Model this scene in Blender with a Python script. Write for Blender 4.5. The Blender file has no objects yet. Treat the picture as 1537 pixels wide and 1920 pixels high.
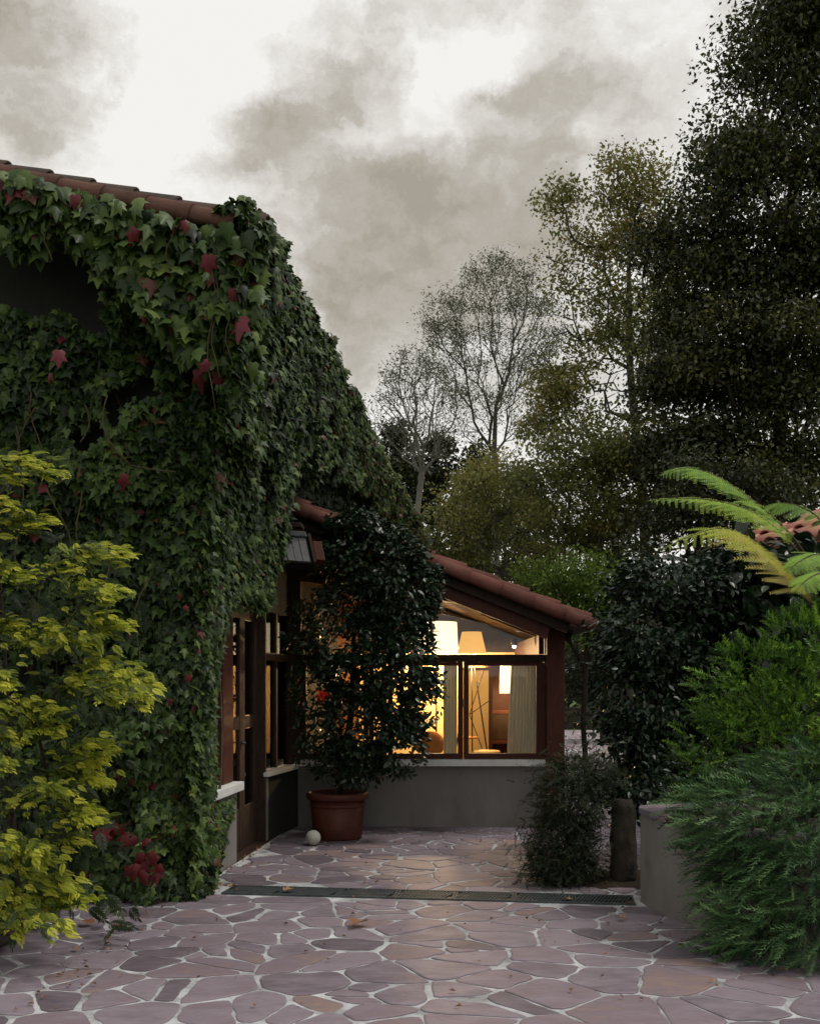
import bpy, bmesh, math, random
import numpy as np
from mathutils import Vector, Matrix, noise as mnoise

random.seed(7)
rng = np.random.default_rng(7)
PI = math.pi
scene = bpy.context.scene
COL = scene.collection

# ------------------------------------------------------------------ camera
CAM_Z, F, CX, HY = 1.6, 2000.0, 768.5, 1285.0        # eye height, focal length and horizon of the photograph (its pixels)
cam_d = bpy.data.cameras.new('camera')
cam = bpy.data.objects.new('camera', cam_d)
COL.objects.link(cam)
cam.location = (0, 0, CAM_Z)
cam.rotation_euler = (PI / 2, 0, 0)
cam_d.sensor_fit = 'HORIZONTAL'
cam_d.sensor_width = 36
cam_d.lens = 36 * F / 1537
cam_d.shift_y = (HY - 960) / 1537
cam_d.clip_start, cam_d.clip_end = 0.05, 2000
scene.camera = cam


def at(px, py, y):
    return Vector(((px - CX) / F * y, y, CAM_Z + (HY - py) / F * y))


# ------------------------------------------------------------------ world, sun, exposure
SUN_EL, SUN_AZ = math.radians(62), math.radians(100)   # azimuth from +Y, negative = left
world = bpy.data.worlds.new('World')
scene.world = world
world.use_nodes = True
wt = world.node_tree
wt.nodes.clear()


def wn(kind, **kw):
    n = wt.nodes.new(kind)
    for k, v in kw.items():
        setattr(n, k, v)
    return n


def wl(a, b):
    wt.links.new(a, b)


sky = wn('ShaderNodeTexSky', sky_type='NISHITA', sun_disc=False)
sky.sun_elevation, sky.sun_rotation = SUN_EL, SUN_AZ
sky.air_density, sky.dust_density = 1.2, 2.5
geo = wn('ShaderNodeTexCoord')
nz = wn('ShaderNodeTexNoise')
nz.inputs['Scale'].default_value = 8.0
nz.inputs['Detail'].default_value = 7
nz.inputs['Roughness'].default_value = 0.66
wl(geo.outputs['Generated'], nz.inputs['Vector'])
sub = wn('ShaderNodeVectorMath', operation='SUBTRACT')
wl(nz.outputs['Color'], sub.inputs[0])
sub.inputs[1].default_value = (0.5, 0.5, 0.5)
mad = wn('ShaderNodeVectorMath', operation='MULTIPLY_ADD')
wl(sub.outputs[0], mad.inputs[0])
mad.inputs[1].default_value = (0.17, 0.17, 0.12)
wl(geo.outputs['Generated'], mad.inputs[2])
warp = wn('ShaderNodeVectorMath', operation='NORMALIZE')
wl(mad.outputs[0], warp.inputs[0])
acc = None
# grey cloud masses of the sky: direction (px, py), radius (px), weight
CLOUDS = [(110, 60, 120, .5), (150, 170, 80, .5), (20, 190, 70, .25), (60, 120, 100, .3), (420, 225, 80, .6), (480, 260, 60, .4), (600, 200, 80, .6), (690, 165, 70, .55), (560, 250, 60, .4),
          (1000, 170, 60, .5), (970, 230, 80, .5), (1060, 190, 60, .4), (1130, 160, 50, .35), (910, 290, 100, .5), (830, 340, 110, .5), (960, 340, 90, .4), (900, 410, 110, .5), (780, 400, 110, .5),
          (700, 400, 100, .55), (640, 430, 110, .6), (740, 470, 110, .5), (580, 370, 80, .45), (560, 420, 80, .4), (1000, 410, 100, .4), (650, 550, 110, .6), (740, 570, 120, .55), (860, 500, 110, .4), (960, 500, 110, .35),
          (660, 650, 110, .5), (760, 680, 120, .35), (860, 620, 100, .25), (1100, 310, 100, .35), (1190, 220, 60, .3), (1180, 320, 80, .3), (800, -5, 90, .45), (1075, 15, 60, .4), (50, 300, 60, .4), (-60, 90, 110, .4),
          (555, 495, 50, -.7), (605, 625, 50, -.8), (270, 290, 110, -.4), (310, 90, 150, -.5), (480, 60, 120, -.4), (850, 100, 90, -.4), (1120, 235, 45, -.5),
          (800, 225, 50, -.45), (690, 320, 50, -.35), (1270, 90, 160, -.5), (820, 525, 45, -.45), (1010, 355, 40, -.35), (740, 330, 40, -.3), (240, 200, 80, -.3),
          (780, 860, 260, -.3), (560, 760, 160, -.15), (1050, 520, 260, .12), (1150, 330, 200, .2), (470, 420, 150, .3), (560, 560, 130, .2), (400, 330, 110, .2)]
for (px, py, r, w) in CLOUDS:
    d = Vector(((px - CX) / F, 1, (HY - py) / F)).normalized()
    dp = wn('ShaderNodeVectorMath', operation='DOT_PRODUCT')
    wl(warp.outputs[0], dp.inputs[0])
    dp.inputs[1].default_value = d
    mr = wn('ShaderNodeMapRange', interpolation_type='SMOOTHSTEP')
    wl(dp.outputs['Value'], mr.inputs['Value'])
    mr.inputs['From Min'].default_value = math.cos(1.35 * r / F)
    mr.inputs['From Max'].default_value = 1.0
    mr.inputs['To Min'].default_value = 0
    mr.inputs['To Max'].default_value = w
    if acc is None:
        acc = mr.outputs[0]
    else:
        ad = wn('ShaderNodeMath', operation='ADD')
        wl(acc, ad.inputs[0])
        wl(mr.outputs[0], ad.inputs[1])
        acc = ad.outputs[0]
nz2 = wn('ShaderNodeTexNoise')
nz2.inputs['Scale'].default_value = 6.5
nz2.inputs['Detail'].default_value = 8
nz2.inputs['Roughness'].default_value = 0.6
flat_ = wn('ShaderNodeVectorMath', operation='MULTIPLY')      # cloud streaks lie flatter than they are wide
wl(mad.outputs[0], flat_.inputs[0])
flat_.inputs[1].default_value = (0.8, 0.8, 1.9)
wl(flat_.outputs[0], nz2.inputs['Vector'])
m2 = wn('ShaderNodeMath', operation='MULTIPLY_ADD')
wl(nz2.outputs['Fac'], m2.inputs[0])
m2.inputs[1].default_value = 2.4
m2.inputs[2].default_value = -1.04
ad = wn('ShaderNodeMath', operation='ADD', use_clamp=True)
sat = wn('ShaderNodeMath', operation='MULTIPLY')           # soft shoulder where masses overlap
wl(acc, sat.inputs[0])
sat.inputs[1].default_value = 0.95
th = wn('ShaderNodeMath', operation='TANH')
wl(sat.outputs[0], th.inputs[0])
sc_ = wn('ShaderNodeMath', operation='MULTIPLY')
wl(th.outputs[0], sc_.inputs[0])
sc_.inputs[1].default_value = 0.56
wl(sc_.outputs[0], ad.inputs[0])
wl(m2.outputs[0], ad.inputs[1])
cr = wn('ShaderNodeValToRGB')
cr.color_ramp.elements[0].position = 0.0
cr.color_ramp.elements[0].color = (0.96, 0.935, 0.89, 1)
cr.color_ramp.elements[1].position = 1.0
cr.color_ramp.elements[1].color = (0.40, 0.36, 0.29, 1)
e = cr.color_ramp.elements.new(0.35)
e.color = (0.75, 0.72, 0.67, 1)
e = cr.color_ramp.elements.new(0.7)
e.color = (0.52, 0.48, 0.415, 1)
wl(ad.outputs[0], cr.inputs[0])
sc10 = wn('ShaderNodeVectorMath', operation='SCALE')
sc10.inputs['Scale'].default_value = 10.0
wl(cr.outputs['Color'], sc10.inputs[0])
mix = wn('ShaderNodeMix', data_type='RGBA')
mix.inputs['Factor'].default_value = 0.94               # a closed cloud deck, a little of the clear sky behind it
wl(sky.outputs[0], mix.inputs['A'])
wl(sc10.outputs[0], mix.inputs['B'])
bg = wn('ShaderNodeBackground')
bg.inputs['Strength'].default_value = 0.1
wl(mix.outputs['Result'], bg.inputs['Color'])
out = wn('ShaderNodeOutputWorld')
wl(bg.outputs[0], out.inputs['Surface'])

sun_d = bpy.data.lights.new('sun', 'SUN')
sun_d.energy = 1.5
sun_d.angle = math.radians(14)
sun_d.color = (1.0, 0.95, 0.88)
sun = bpy.data.objects.new('sun', sun_d)
COL.objects.link(sun)
sd = Vector((math.sin(SUN_AZ) * math.cos(SUN_EL), math.cos(SUN_AZ) * math.cos(SUN_EL), math.sin(SUN_EL)))
sun.rotation_euler = sd.to_track_quat('Z', 'Y').to_euler()

scene.view_settings.view_transform = 'Standard'
scene.view_settings.look = 'None'
scene.view_settings.exposure = 0.0
scene.view_settings.gamma = 1.0
scene.view_settings.use_curve_mapping = False
scene.render.engine = 'CYCLES'
scene.cycles.use_denoising = True
scene.cycles.max_bounces = 6
scene.cycles.transparent_max_bounces = 12
scene.cycles.caustics_reflective = False
scene.cycles.caustics_refractive = False
scene.cycles.sample_clamp_indirect = 4.0


# ------------------------------------------------------------------ materials
def nmat(name):
    m = bpy.data.materials.new(name)
    m.use_nodes = True
    nt = m.node_tree
    b = nt.nodes['Principled BSDF']
    return m, nt, b


def ramp(nt, stops):
    r = nt.nodes.new('ShaderNodeValToRGB')
    while len(r.color_ramp.elements) > 1:
        r.color_ramp.elements.remove(r.color_ramp.elements[0])
    r.color_ramp.elements[0].position = stops[0][0]
    r.color_ramp.elements[0].color = (*stops[0][1], 1)
    for p, c in stops[1:]:
        r.color_ramp.elements.new(p).color = (*c, 1)
    return r


def surf(name, stops, scale=6, rough=.8, bump=.3, bump_scale=60, stretch=(1, 1, 1), spec=.3, rand=0.0, detail=6, bdist=.01):
    """a rough surface: noise between the given colours, with fine relief"""
    m, nt, b = nmat(name)
    L = nt.links.new
    tc = nt.nodes.new('ShaderNodeTexCoord')
    mp = nt.nodes.new('ShaderNodeMapping')
    mp.inputs['Scale'].default_value = stretch
    L(tc.outputs['Object'], mp.inputs['Vector'])
    n = nt.nodes.new('ShaderNodeTexNoise')
    n.inputs['Scale'].default_value = scale
    n.inputs['Detail'].default_value = detail
    n.inputs['Roughness'].default_value = .65
    src = mp.outputs[0]
    if rand:
        oi = nt.nodes.new('ShaderNodeObjectInfo')
        va = nt.nodes.new('ShaderNodeVectorMath')
        va.operation = 'MULTIPLY_ADD'
        va.inputs[1].default_value = (37, 53, 71)
        L(oi.outputs['Random'], va.inputs[0])
        L(mp.outputs[0], va.inputs[2])
        src = va.outputs[0]
    L(src, n.inputs['Vector'])
    fac = n.outputs['Fac']
    if rand:
        ma = nt.nodes.new('ShaderNodeMath')
        ma.operation = 'MULTIPLY_ADD'
        ma.inputs[1].default_value = rand
        L(oi.outputs['Random'], ma.inputs[0])
        mm = nt.nodes.new('ShaderNodeMath')
        mm.operation = 'MULTIPLY_ADD'
        mm.inputs[1].default_value = 1 - rand * .6
        mm.inputs[2].default_value = -rand * .2
        L(fac, mm.inputs[0])
        L(mm.outputs[0], ma.inputs[2])
        fac = ma.outputs[0]
    r = ramp(nt, stops)
    L(fac, r.inputs[0])
    L(r.outputs[0], b.inputs['Base Color'])
    n2 = nt.nodes.new('ShaderNodeTexNoise')
    n2.inputs['Scale'].default_value = bump_scale
    n2.inputs['Detail'].default_value = 5
    L(src, n2.inputs['Vector'])
    bp = nt.nodes.new('ShaderNodeBump')
    bp.inputs['Strength'].default_value = bump
    bp.inputs['Distance'].default_value = bdist
    L(n2.outputs['Fac'], bp.inputs['Height'])
    L(bp.outputs[0], b.inputs['Normal'])
    b.inputs['Roughness'].default_value = rough
    b.inputs['Specular IOR Level'].default_value = spec
    return m


def leafmat(name, stops, rough=.5, trans=.3, spec=.4, mott=.35, mscale=14):
    """a leaf: colour from the leaf's own tint, mottled, part of the light passing through"""
    m, nt, b = nmat(name)
    L = nt.links.new
    a = nt.nodes.new('ShaderNodeAttribute')
    a.attribute_name = 'tint'
    tc = nt.nodes.new('ShaderNodeTexCoord')
    n = nt.nodes.new('ShaderNodeTexNoise')
    n.inputs['Scale'].default_value = mscale
    n.inputs['Detail'].default_value = 3
    L(tc.outputs['Object'], n.inputs['Vector'])
    ma = nt.nodes.new('ShaderNodeMath')
    ma.operation = 'MULTIPLY_ADD'
    ma.inputs[1].default_value = mott
    L(n.outputs['Fac'], ma.inputs[0])
    su = nt.nodes.new('ShaderNodeMath')
    su.operation = 'SUBTRACT'
    su.inputs[1].default_value = mott * .5
    L(a.outputs['Fac'], ma.inputs[2])
    L(ma.outputs[0], su.inputs[0])
    r = ramp(nt, stops)
    L(su.outputs[0], r.inputs[0])
    L(r.outputs[0], b.inputs['Base Color'])
    b.inputs['Roughness'].default_value = rough
    b.inputs['Specular IOR Level'].default_value = spec
    tr = nt.nodes.new('ShaderNodeBsdfTranslucent')
    sc = nt.nodes.new('ShaderNodeVectorMath')
    sc.operation = 'SCALE'
    sc.inputs['Scale'].default_value = 1.3
    L(r.outputs[0], sc.inputs[0])
    L(sc.outputs[0], tr.inputs['Color'])
    mx = nt.nodes.new('ShaderNodeMixShader')
    mx.inputs[0].default_value = trans
    L(b.outputs[0], mx.inputs[1])
    L(tr.outputs[0], mx.inputs[2])
    L(mx.outputs[0], nt.nodes['Material Output'].inputs['Surface'])
    return m


def glow(name, col, strength, base=(.8, .7, .5)):
    m, nt, b = nmat(name)
    b.inputs['Base Color'].default_value = (*base, 1)
    b.inputs['Emission Color'].default_value = (*col, 1)
    b.inputs['Emission Strength'].default_value = strength
    return m


def glassmat():
    m, nt, b = nmat('window_glass')
    L = nt.links.new
    nt.nodes.remove(b)
    g = nt.nodes.new('ShaderNodeBsdfGlossy')
    g.inputs['Roughness'].default_value = .01
    t = nt.nodes.new('ShaderNodeBsdfTransparent')
    t.inputs['Color'].default_value = (.93, .94, .92, 1)
    f = nt.nodes.new('ShaderNodeFresnel')
    f.inputs['IOR'].default_value = 1.45
    mx = nt.nodes.new('ShaderNodeMixShader')
    L(f.outputs[0], mx.inputs[0])
    L(t.outputs[0], mx.inputs[1])
    L(g.outputs[0], mx.inputs[2])
    L(mx.outputs[0], nt.nodes['Material Output'].inputs['Surface'])
    return m


M = {}
M['plaster'] = surf('grey_plaster', [(.25, (.12, .112, .103)), (.42, (.19, .18, .168)), (.6, (.225, .213, .20)), (.8, (.26, .247, .232))], scale=2.6, rough=.92, bump=.5, bump_scale=110, stretch=(1, 1, .5), detail=12)
M['shadeplaster'] = surf('shade_toned_render', [(.3, (.017, .017, .017)), (.7, (.036, .034, .032))], scale=1.6, rough=.95, bump=.4, bump_scale=90)  # wall plaster with the shade of gable recess and return wall in its colour
M['concrete'] = surf('grey_render', [(.25, (.10, .092, .082)), (.45, (.175, .163, .148)), (.62, (.20, .188, .17)), (.8, (.245, .23, .21))], scale=3.4, rough=.95, bump=.4, bump_scale=110, stretch=(1, 1, .45))
M['sill'] = surf('pale_stone_sill', [(.3, (.60, .60, .58)), (.7, (.76, .76, .74))], scale=5, rough=.8, bump=.3, bump_scale=90)
M['redwood'] = surf('dark_red_timber', [(.3, (.045, .012, .008)), (.7, (.095, .026, .016))], scale=8, rough=.6, bump=.35, bump_scale=30, stretch=(6, 6, .7), spec=.3)
M['darkwood'] = surf('dark_timber', [(.3, (.022, .013, .009)), (.7, (.05, .028, .018))], scale=8, rough=.7, bump=.35, bump_scale=30, stretch=(4, 4, 1), spec=.25)
M['tile'] = surf('terracotta_tile', [(.15, (.05, .02, .015)), (.45, (.105, .036, .026)), (.65, (.145, .052, .038)), (.85, (.085, .055, .04))], scale=7, rough=.85, bump=.4, bump_scale=70, rand=.35)
M['tile_grey'] = surf('weathered_tile', [(.2, (.03, .024, .021)), (.5, (.065, .05, .041)), (.75, (.10, .062, .047)), (.9, (.06, .057, .042))], scale=8, rough=.9, bump=.5, bump_scale=60, rand=.3)
M['tile_pink'] = surf('pink_clay_tile', [(.15, (.23, .10, .075)), (.45, (.38, .155, .115)), (.65, (.48, .22, .17)), (.9, (.30, .20, .15))], scale=5, rough=.85, bump=.4, bump_scale=60, rand=.4)
M['stone'] = surf('porphyry_stone', [(.1, (.085, .066, .078)), (.32, (.15, .122, .146)), (.52, (.235, .196, .23)), (.72, (.185, .142, .165)), (.87, (.25, .175, .15)), (.97, (.32, .25, .19))], scale=4.5, rough=.6, bump=.9, bump_scale=22, rand=.58, detail=13, spec=.4, bdist=.008, stretch=(1, 1.8, 1))
M['mortar'] = surf('pale_mortar', [(.30, (.13, .12, .12)), (.46, (.33, .335, .345)), (.68, (.62, .635, .66))], scale=4.5, rough=.9, bump=.5, bump_scale=90, detail=9)
M['soil'] = surf('dark_soil', [(.3, (.012, .009, .006)), (.7, (.04, .028, .018))], scale=14, rough=1, bump=.9, bump_scale=40, bdist=.03)
M['grass'] = surf('meadow', [(.3, (.03, .05, .012)), (.7, (.08, .13, .025))], scale=1.5, rough=1, bump=.8, bump_scale=20)
M['terracotta'] = surf('glazed_terracotta', [(.25, (.05, .013, .009)), (.6, (.095, .025, .015)), (.85, (.125, .045, .03))], scale=5, rough=.55, bump=.25, bump_scale=30, stretch=(1, 1, 2.5))
M['rock'] = surf('mossy_rock', [(.3, (.014, .012, .009)), (.6, (.05, .04, .029)), (.8, (.034, .034, .015))], scale=7, rough=.95, bump=.8, bump_scale=25, stretch=(1, 1, .4), bdist=.03)
M['ball'] = surf('pale_stone_ball', [(.3, (.34, .34, .29)), (.7, (.46, .46, .41))], scale=9, rough=.8, bump=.25, bump_scale=120)
M['iron'] = surf('cast_iron', [(.3, (.035, .042, .045)), (.7, (.075, .085, .09))], scale=10, rough=.6, bump=.3, bump_scale=90)
M['bark'] = surf('brown_bark', [(.3, (.018, .013, .009)), (.7, (.05, .038, .026))], scale=9, rough=.95, bump=.8, bump_scale=30, stretch=(3, 3, 1), bdist=.02)
M['palebark'] = surf('pale_bark', [(.3, (.09, .085, .075)), (.7, (.2, .19, .17))], scale=6, rough=.9, bump=.5, bump_scale=30)
M['greybark'] = surf('grey_bark', [(.3, (.05, .05, .042)), (.7, (.12, .115, .10))], scale=6, rough=.9, bump=.5, bump_scale=30)
M['stem'] = surf('vine_stem', [(.3, (.05, .035, .02)), (.7, (.12, .09, .05))], scale=9, rough=.8, bump=.3, bump_scale=50)
M['slate'] = surf('grey_slate', [(.3, (.11, .11, .115)), (.7, (.21, .21, .215))], scale=14, rough=.6, bump=.4, bump_scale=60, stretch=(5, 5, .6))
M['black'] = surf('black_metal', [(.3, (.008, .007, .006)), (.7, (.018, .016, .014))], scale=8, rough=.5, bump=.1, bump_scale=30)
M['linen_base'] = surf('striped_linen', [(.3, (.70, .69, .64)), (.7, (.82, .81, .76))], scale=6, rough=.95, bump=.3, bump_scale=200, stretch=(8, 8, .5))
M['linen'] = M['linen_base']                     # thin cloth: part of the room's light comes through
_nt = M['linen'].node_tree
_b = _nt.nodes['Principled BSDF']
_tr = _nt.nodes.new('ShaderNodeBsdfTranslucent')
_tr.inputs['Color'].default_value = (.75, .70, .58, 1)
_mx = _nt.nodes.new('ShaderNodeMixShader')
_mx.inputs[0].default_value = .05
_nt.links.new(_b.outputs[0], _mx.inputs[1])
_nt.links.new(_tr.outputs[0], _mx.inputs[2])
_nt.links.new(_mx.outputs[0], _nt.nodes['Material Output'].inputs['Surface'])
M['cream'] = surf('cream_wall', [(.3, (.70, .50, .24)), (.7, (.78, .58, .30))], scale=1.5, rough=.9, bump=.1, bump_scale=60)
M['ochre'] = surf('ochre_wood_wall', [(.3, (.42, .16, .045)), (.7, (.58, .25, .075))], scale=4, rough=.7, bump=.2, bump_scale=30, stretch=(5, 5, .6))
M['floor'] = surf('brown_floor', [(.3, (.14, .07, .035)), (.7, (.24, .13, .07))], scale=5, rough=.5, bump=.1, bump_scale=30)
M['whitepaint'] = surf('pale_strip', [(.3, (.42, .41, .39)), (.7, (.52, .51, .49))], scale=6, rough=.7, bump=.1, bump_scale=60)
M['glass'] = glassmat()
M['shade_white'] = glow('lit_white_shade', (1, .82, .56), 1.7)
M['shade_yellow'] = glow('lit_yellow_shade', (1, .52, .13), 1.0, (.8, .5, .2))
M['shade_orange'] = glow('lit_orange_shade', (1, .42, .12), .45, (.6, .3, .12))
M['bulb'] = glow('lit_bulb', (.95, .97, 1), 8)

M['ivy'] = leafmat('ivy_leaf', [(.0, (.006, .012, .004)), (.25, (.018, .038, .010)), (.5, (.052, .092, .019)), (.76, (.115, .165, .036)), (.80, (.085, .045, .02)), (.9, (.12, .02, .025)), (1, (.17, .02, .03))], rough=.45, trans=.14, spec=.26, mott=.22, mscale=24)
M['ivyred'] = leafmat('red_ivy_leaf', [(.0, (.06, .010, .008)), (.5, (.14, .012, .016)), (1, (.20, .03, .05))], rough=.45, trans=.3, mott=.4)
M['gold'] = leafmat('golden_leaf', [(.0, (.010, .022, .006)), (.35, (.04, .07, .010)), (.6, (.22, .26, .022)), (.82, (.47, .50, .042)), (1, (.64, .62, .08))], rough=.5, trans=.35, mott=.3, mscale=16)
M['camellia'] = leafmat('camellia_leaf', [(.0, (.006, .014, .007)), (.5, (.013, .03, .012)), (1, (.028, .06, .02))], rough=.33, trans=.1, spec=.42, mott=.3)
M['juniper'] = leafmat('juniper_needle', [(.0, (.006, .018, .008)), (.35, (.025, .065, .028)), (.6, (.085, .18, .062)), (1, (.22, .36, .145))], rough=.5, trans=.12, mott=.3)
M['cypress'] = leafmat('bright_conifer_needle', [(.0, (.006, .018, .004)), (.35, (.026, .075, .010)), (.6, (.11, .23, .024)), (1, (.26, .43, .05))], rough=.45, trans=.12, mott=.3)
M['fern'] = leafmat('fern_leaf', [(.0, (.15, .30, .04)), (.35, (.31, .50, .055)), (.6, (.44, .50, .045)), (.85, (.48, .34, .04)), (1, (.48, .26, .04))], rough=.5, trans=.4, mott=.3, mscale=5)
M['dark_leaf'] = leafmat('evergreen_leaf', [(.0, (.008, .012, .004)), (.5, (.026, .036, .009)), (.8, (.075, .082, .018)), (1, (.14, .135, .03))], rough=.5, trans=.22, mott=.3, mscale=1)
M['olive_leaf'] = leafmat('autumn_leaf', [(.0, (.045, .055, .016)), (.5, (.13, .14, .036)), (.85, (.25, .235, .06)), (1, (.26, .18, .065))], rough=.55, trans=.35, mott=.3, mscale=1)
M['grey_leaf'] = leafmat('grey_green_leaf', [(.0, (.05, .055, .034)), (.5, (.11, .12, .07)), (1, (.19, .195, .11))], rough=.6, trans=.3, mott=.3, mscale=1)
M['green_leaf'] = leafmat('fresh_leaf', [(.0, (.04, .08, .014)), (.5, (.11, .19, .028)), (1, (.24, .33, .055))], rough=.5, trans=.35, mott=.3, mscale=1)
M['brownleaf'] = leafmat('dry_leaf', [(.0, (.09, .04, .018)), (.5, (.26, .13, .06)), (1, (.42, .30, .16))], rough=.7, trans=.15, mott=.5, mscale=12)
M['needle'] = leafmat('dull_needle', [(.0, (.008, .014, .006)), (.5, (.018, .03, .010)), (1, (.04, .055, .018))], rough=.6, trans=.2, mott=.3)
M['red_petal'] = leafmat('red_petal', [(.0, (.5, .02, .01)), (1, (.8, .06, .03))], rough=.5, trans=.5, mott=.2)


# ------------------------------------------------------------------ helpers
def tag(o, label=None, cat=None, group=None, kind=None):
    if label:
        o['label'] = label
    if cat:
        o['category'] = cat
    if group:
        o['group'] = group
    if kind:
        o['kind'] = kind
    return o


def thing(name, label, cat, loc=(0, 0, 0), group=None):
    o = bpy.data.objects.new(name, None)
    COL.objects.link(o)
    o.location = loc
    o.empty_display_size = .1
    return tag(o, label, cat, group)


_root = {}


def base_of(p):
    v = Vector((0, 0, 0))
    while p is not None:
        v += p.location
        p = p.parent
    return v


def link(name, me, mat=None, parent=None):
    """a mesh given in world coordinates becomes one object under its parent"""
    o = bpy.data.objects.new(name, me)
    COL.objects.link(o)
    if mat is not None and not me.materials:
        me.materials.append(mat)
    if parent is not None:
        o.parent = parent
        o.location = -base_of(parent)
    return o


def mesh_bm(name, bm, mat, parent=None, smooth=False):
    me = bpy.data.meshes.new(name)
    bm.normal_update()
    bm.to_mesh(me)
    bm.free()
    if smooth:
        me.polygons.foreach_set('use_smooth', [True] * len(me.polygons))
    return link(name, me, mat, parent)


def place(name, me, mw, parent):
    """a copy of a shared mesh at matrix mw (world), under parent"""
    o = bpy.data.objects.new(name, me)
    COL.objects.link(o)
    o.parent = parent
    m = mw.copy()
    m.translation = mw.translation - base_of(parent)
    o.matrix_basis = m
    return o


def frame_box(bm, o, u, v, w, a, b, c):
    """box spanning a, b, c along the axes u, v, w from o"""
    vs = []
    for k in c:
        for j in b:
            for i in a:
                vs.append(bm.verts.new(o + u * i + v * j + w * k))
    for f in ((0, 2, 3, 1), (4, 5, 7, 6), (0, 1, 5, 4), (2, 6, 7, 3), (0, 4, 6, 2), (1, 3, 7, 5)):
        bm.faces.new([vs[i] for i in f])
    return vs


VX, VY, VZ, V0 = Vector((1, 0, 0)), Vector((0, 1, 0)), Vector((0, 0, 1)), Vector((0, 0, 0))


def box(bm, x, y, z):
    return frame_box(bm, V0, VX, VY, VZ, x, y, z)


def obj_box(name, x, y, z, mat, parent=None, bevel=0.006, fr=None):
    bm = bmesh.new()
    if fr:
        frame_box(bm, *fr, x, y, z)
    else:
        box(bm, x, y, z)
    bmesh.ops.recalc_face_normals(bm, faces=bm.faces)
    if bevel:
        bmesh.ops.bevel(bm, geom=bm.edges[:], offset=bevel, segments=2, affect='EDGES', profile=.6)
    return mesh_bm(name, bm, mat, parent)


def tube_mesh(name, pts, radii, sides=6):
    """a tapered tube through pts"""
    bm = bmesh.new()
    rings = []
    pts = [Vector(p) for p in pts]
    for i, p in enumerate(pts):
        d = (pts[min(i + 1, len(pts) - 1)] - pts[max(i - 1, 0)]).normalized()
        a = d.cross(Vector((.3, .9, .2))).normalized()
        b = d.cross(a)
        rings.append([bm.verts.new(p + (a * math.cos(2 * PI * k / sides) + b * math.sin(2 * PI * k / sides)) * radii[i]) for k in range(sides)])
    for r0, r1 in zip(rings, rings[1:]):
        for k in range(sides):
            bm.faces.new([r0[k], r0[(k + 1) % sides], r1[(k + 1) % sides], r1[k]])
    bm.faces.new(rings[0][::-1])
    bm.faces.new(rings[-1])
    return bm


def tube(name, pts, radii, mat, parent=None, sides=6):
    if not hasattr(radii, '__len__'):
        radii = [radii] * len(pts)
    return mesh_bm(name, tube_mesh(name, pts, radii, sides), mat, parent, smooth=True)


def lathe(name, prof, c, mat, parent=None, seg=40, squash=None):
    bm = bmesh.new()
    rings = []
    for r, z in prof:
        rings.append([bm.verts.new((c[0] + r * math.cos(2 * PI * k / seg), c[1] + r * math.sin(2 * PI * k / seg), c[2] + z)) for k in range(seg)])
    for a, b in zip(rings, rings[1:]):
        for k in range(seg):
            bm.faces.new([a[k], a[(k + 1) % seg], b[(k + 1) % seg], b[k]])
    if prof[0][0] > 1e-4:
        bm.faces.new(rings[0][::-1])
    if prof[-1][0] > 1e-4:
        bm.faces.new(rings[-1])
    bmesh.ops.remove_doubles(bm, verts=bm.verts, dist=1e-5)
    bmesh.ops.recalc_face_normals(bm, faces=bm.faces)
    o = mesh_bm(name, bm, mat, parent, smooth=True)
    return o


# leaf templates: length along +y from the origin, face normal +z
def tpl_fan(out, centre):
    v = [centre] + out
    f = [(0, i, i + 1) for i in range(1, len(out))] + [(0, len(out), 1)]
    return np.array(v, float), f


def tpl_ivy(bend=.12, cup=.10, wide=1.0):
    r = [(0.0, .0), (.20, -.10), (.44, .02), (.36, .22), (.58, .50), (.27, .52), (.12, .80)]
    o = [(x * wide, y) for x, y in r] + [(0, 1.0)] + [(-x * wide, y) for x, y in r[:0:-1]]
    o = [(x, y, -cup * abs(x) * 1.4 - bend * y * y) for x, y in o]
    return tpl_fan(o, (0, .36, .03))


def tpl_leaf(wide=.26, bend=.1, fold=.08):
    o = [(0, 0), (wide * .85, .28), (wide, .52), (wide * .6, .8), (0, 1), (-wide * .6, .8), (-wide, .52), (-wide * .85, .28)]
    o = [(x, y, abs(x) / wide * fold - bend * y * y) for x, y in o]
    return tpl_fan(o, (0, .5, -bend * .25))


def tpl_small(wide=.3, fold=.12):
    return np.array([(0, 0, 0), (wide, .5, fold), (0, 1, 0), (-wide, .5, fold)], float), [(0, 1, 2), (0, 2, 3)]


def join_tpl(items):
    V, Fc, n = [], [], 0
    for v, f in items:
        V.append(v)
        Fc += [tuple(i + n for i in t) for t in f]
        n += len(v)
    return np.concatenate(V), Fc


def xf(t, pos, d, up, s):
    """leaf template t moved to pos, pointing along d"""
    d = Vector(d).normalized()
    up = Vector(up)
    n = (up - d * up.dot(d)).normalized()
    x = d.cross(n)
    m = np.array([x, d, n]).T
    return (np.asarray(t[0]) * s) @ m.T + np.array(pos), t[1]


def tpl_gold():
    """pinnate spray of leaflets"""
    L = tpl_leaf(.155, .2, .06)
    it = []
    for k in range(8):
        y = .08 + k * .1
        s = .36 - abs(k - 2) * .03
        for sd_ in (-1, 1):
            it.append(xf(L, (0, y + .03 * (sd_ > 0), -.12 * y * y), (sd_ * .85, .75, -.10 + .1 * (k % 2)), (0, -.1, 1), s))
    it.append(xf(L, (0, .82, -.1), (0, 1, -.25), (0, 0, 1), .34))
    it.append((np.array([(-.008, 0, 0), (.008, 0, 0), (.005, .85, -.1), (-.005, .85, -.1)]), [(0, 1, 2), (0, 2, 3)]))
    return join_tpl(it)


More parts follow.
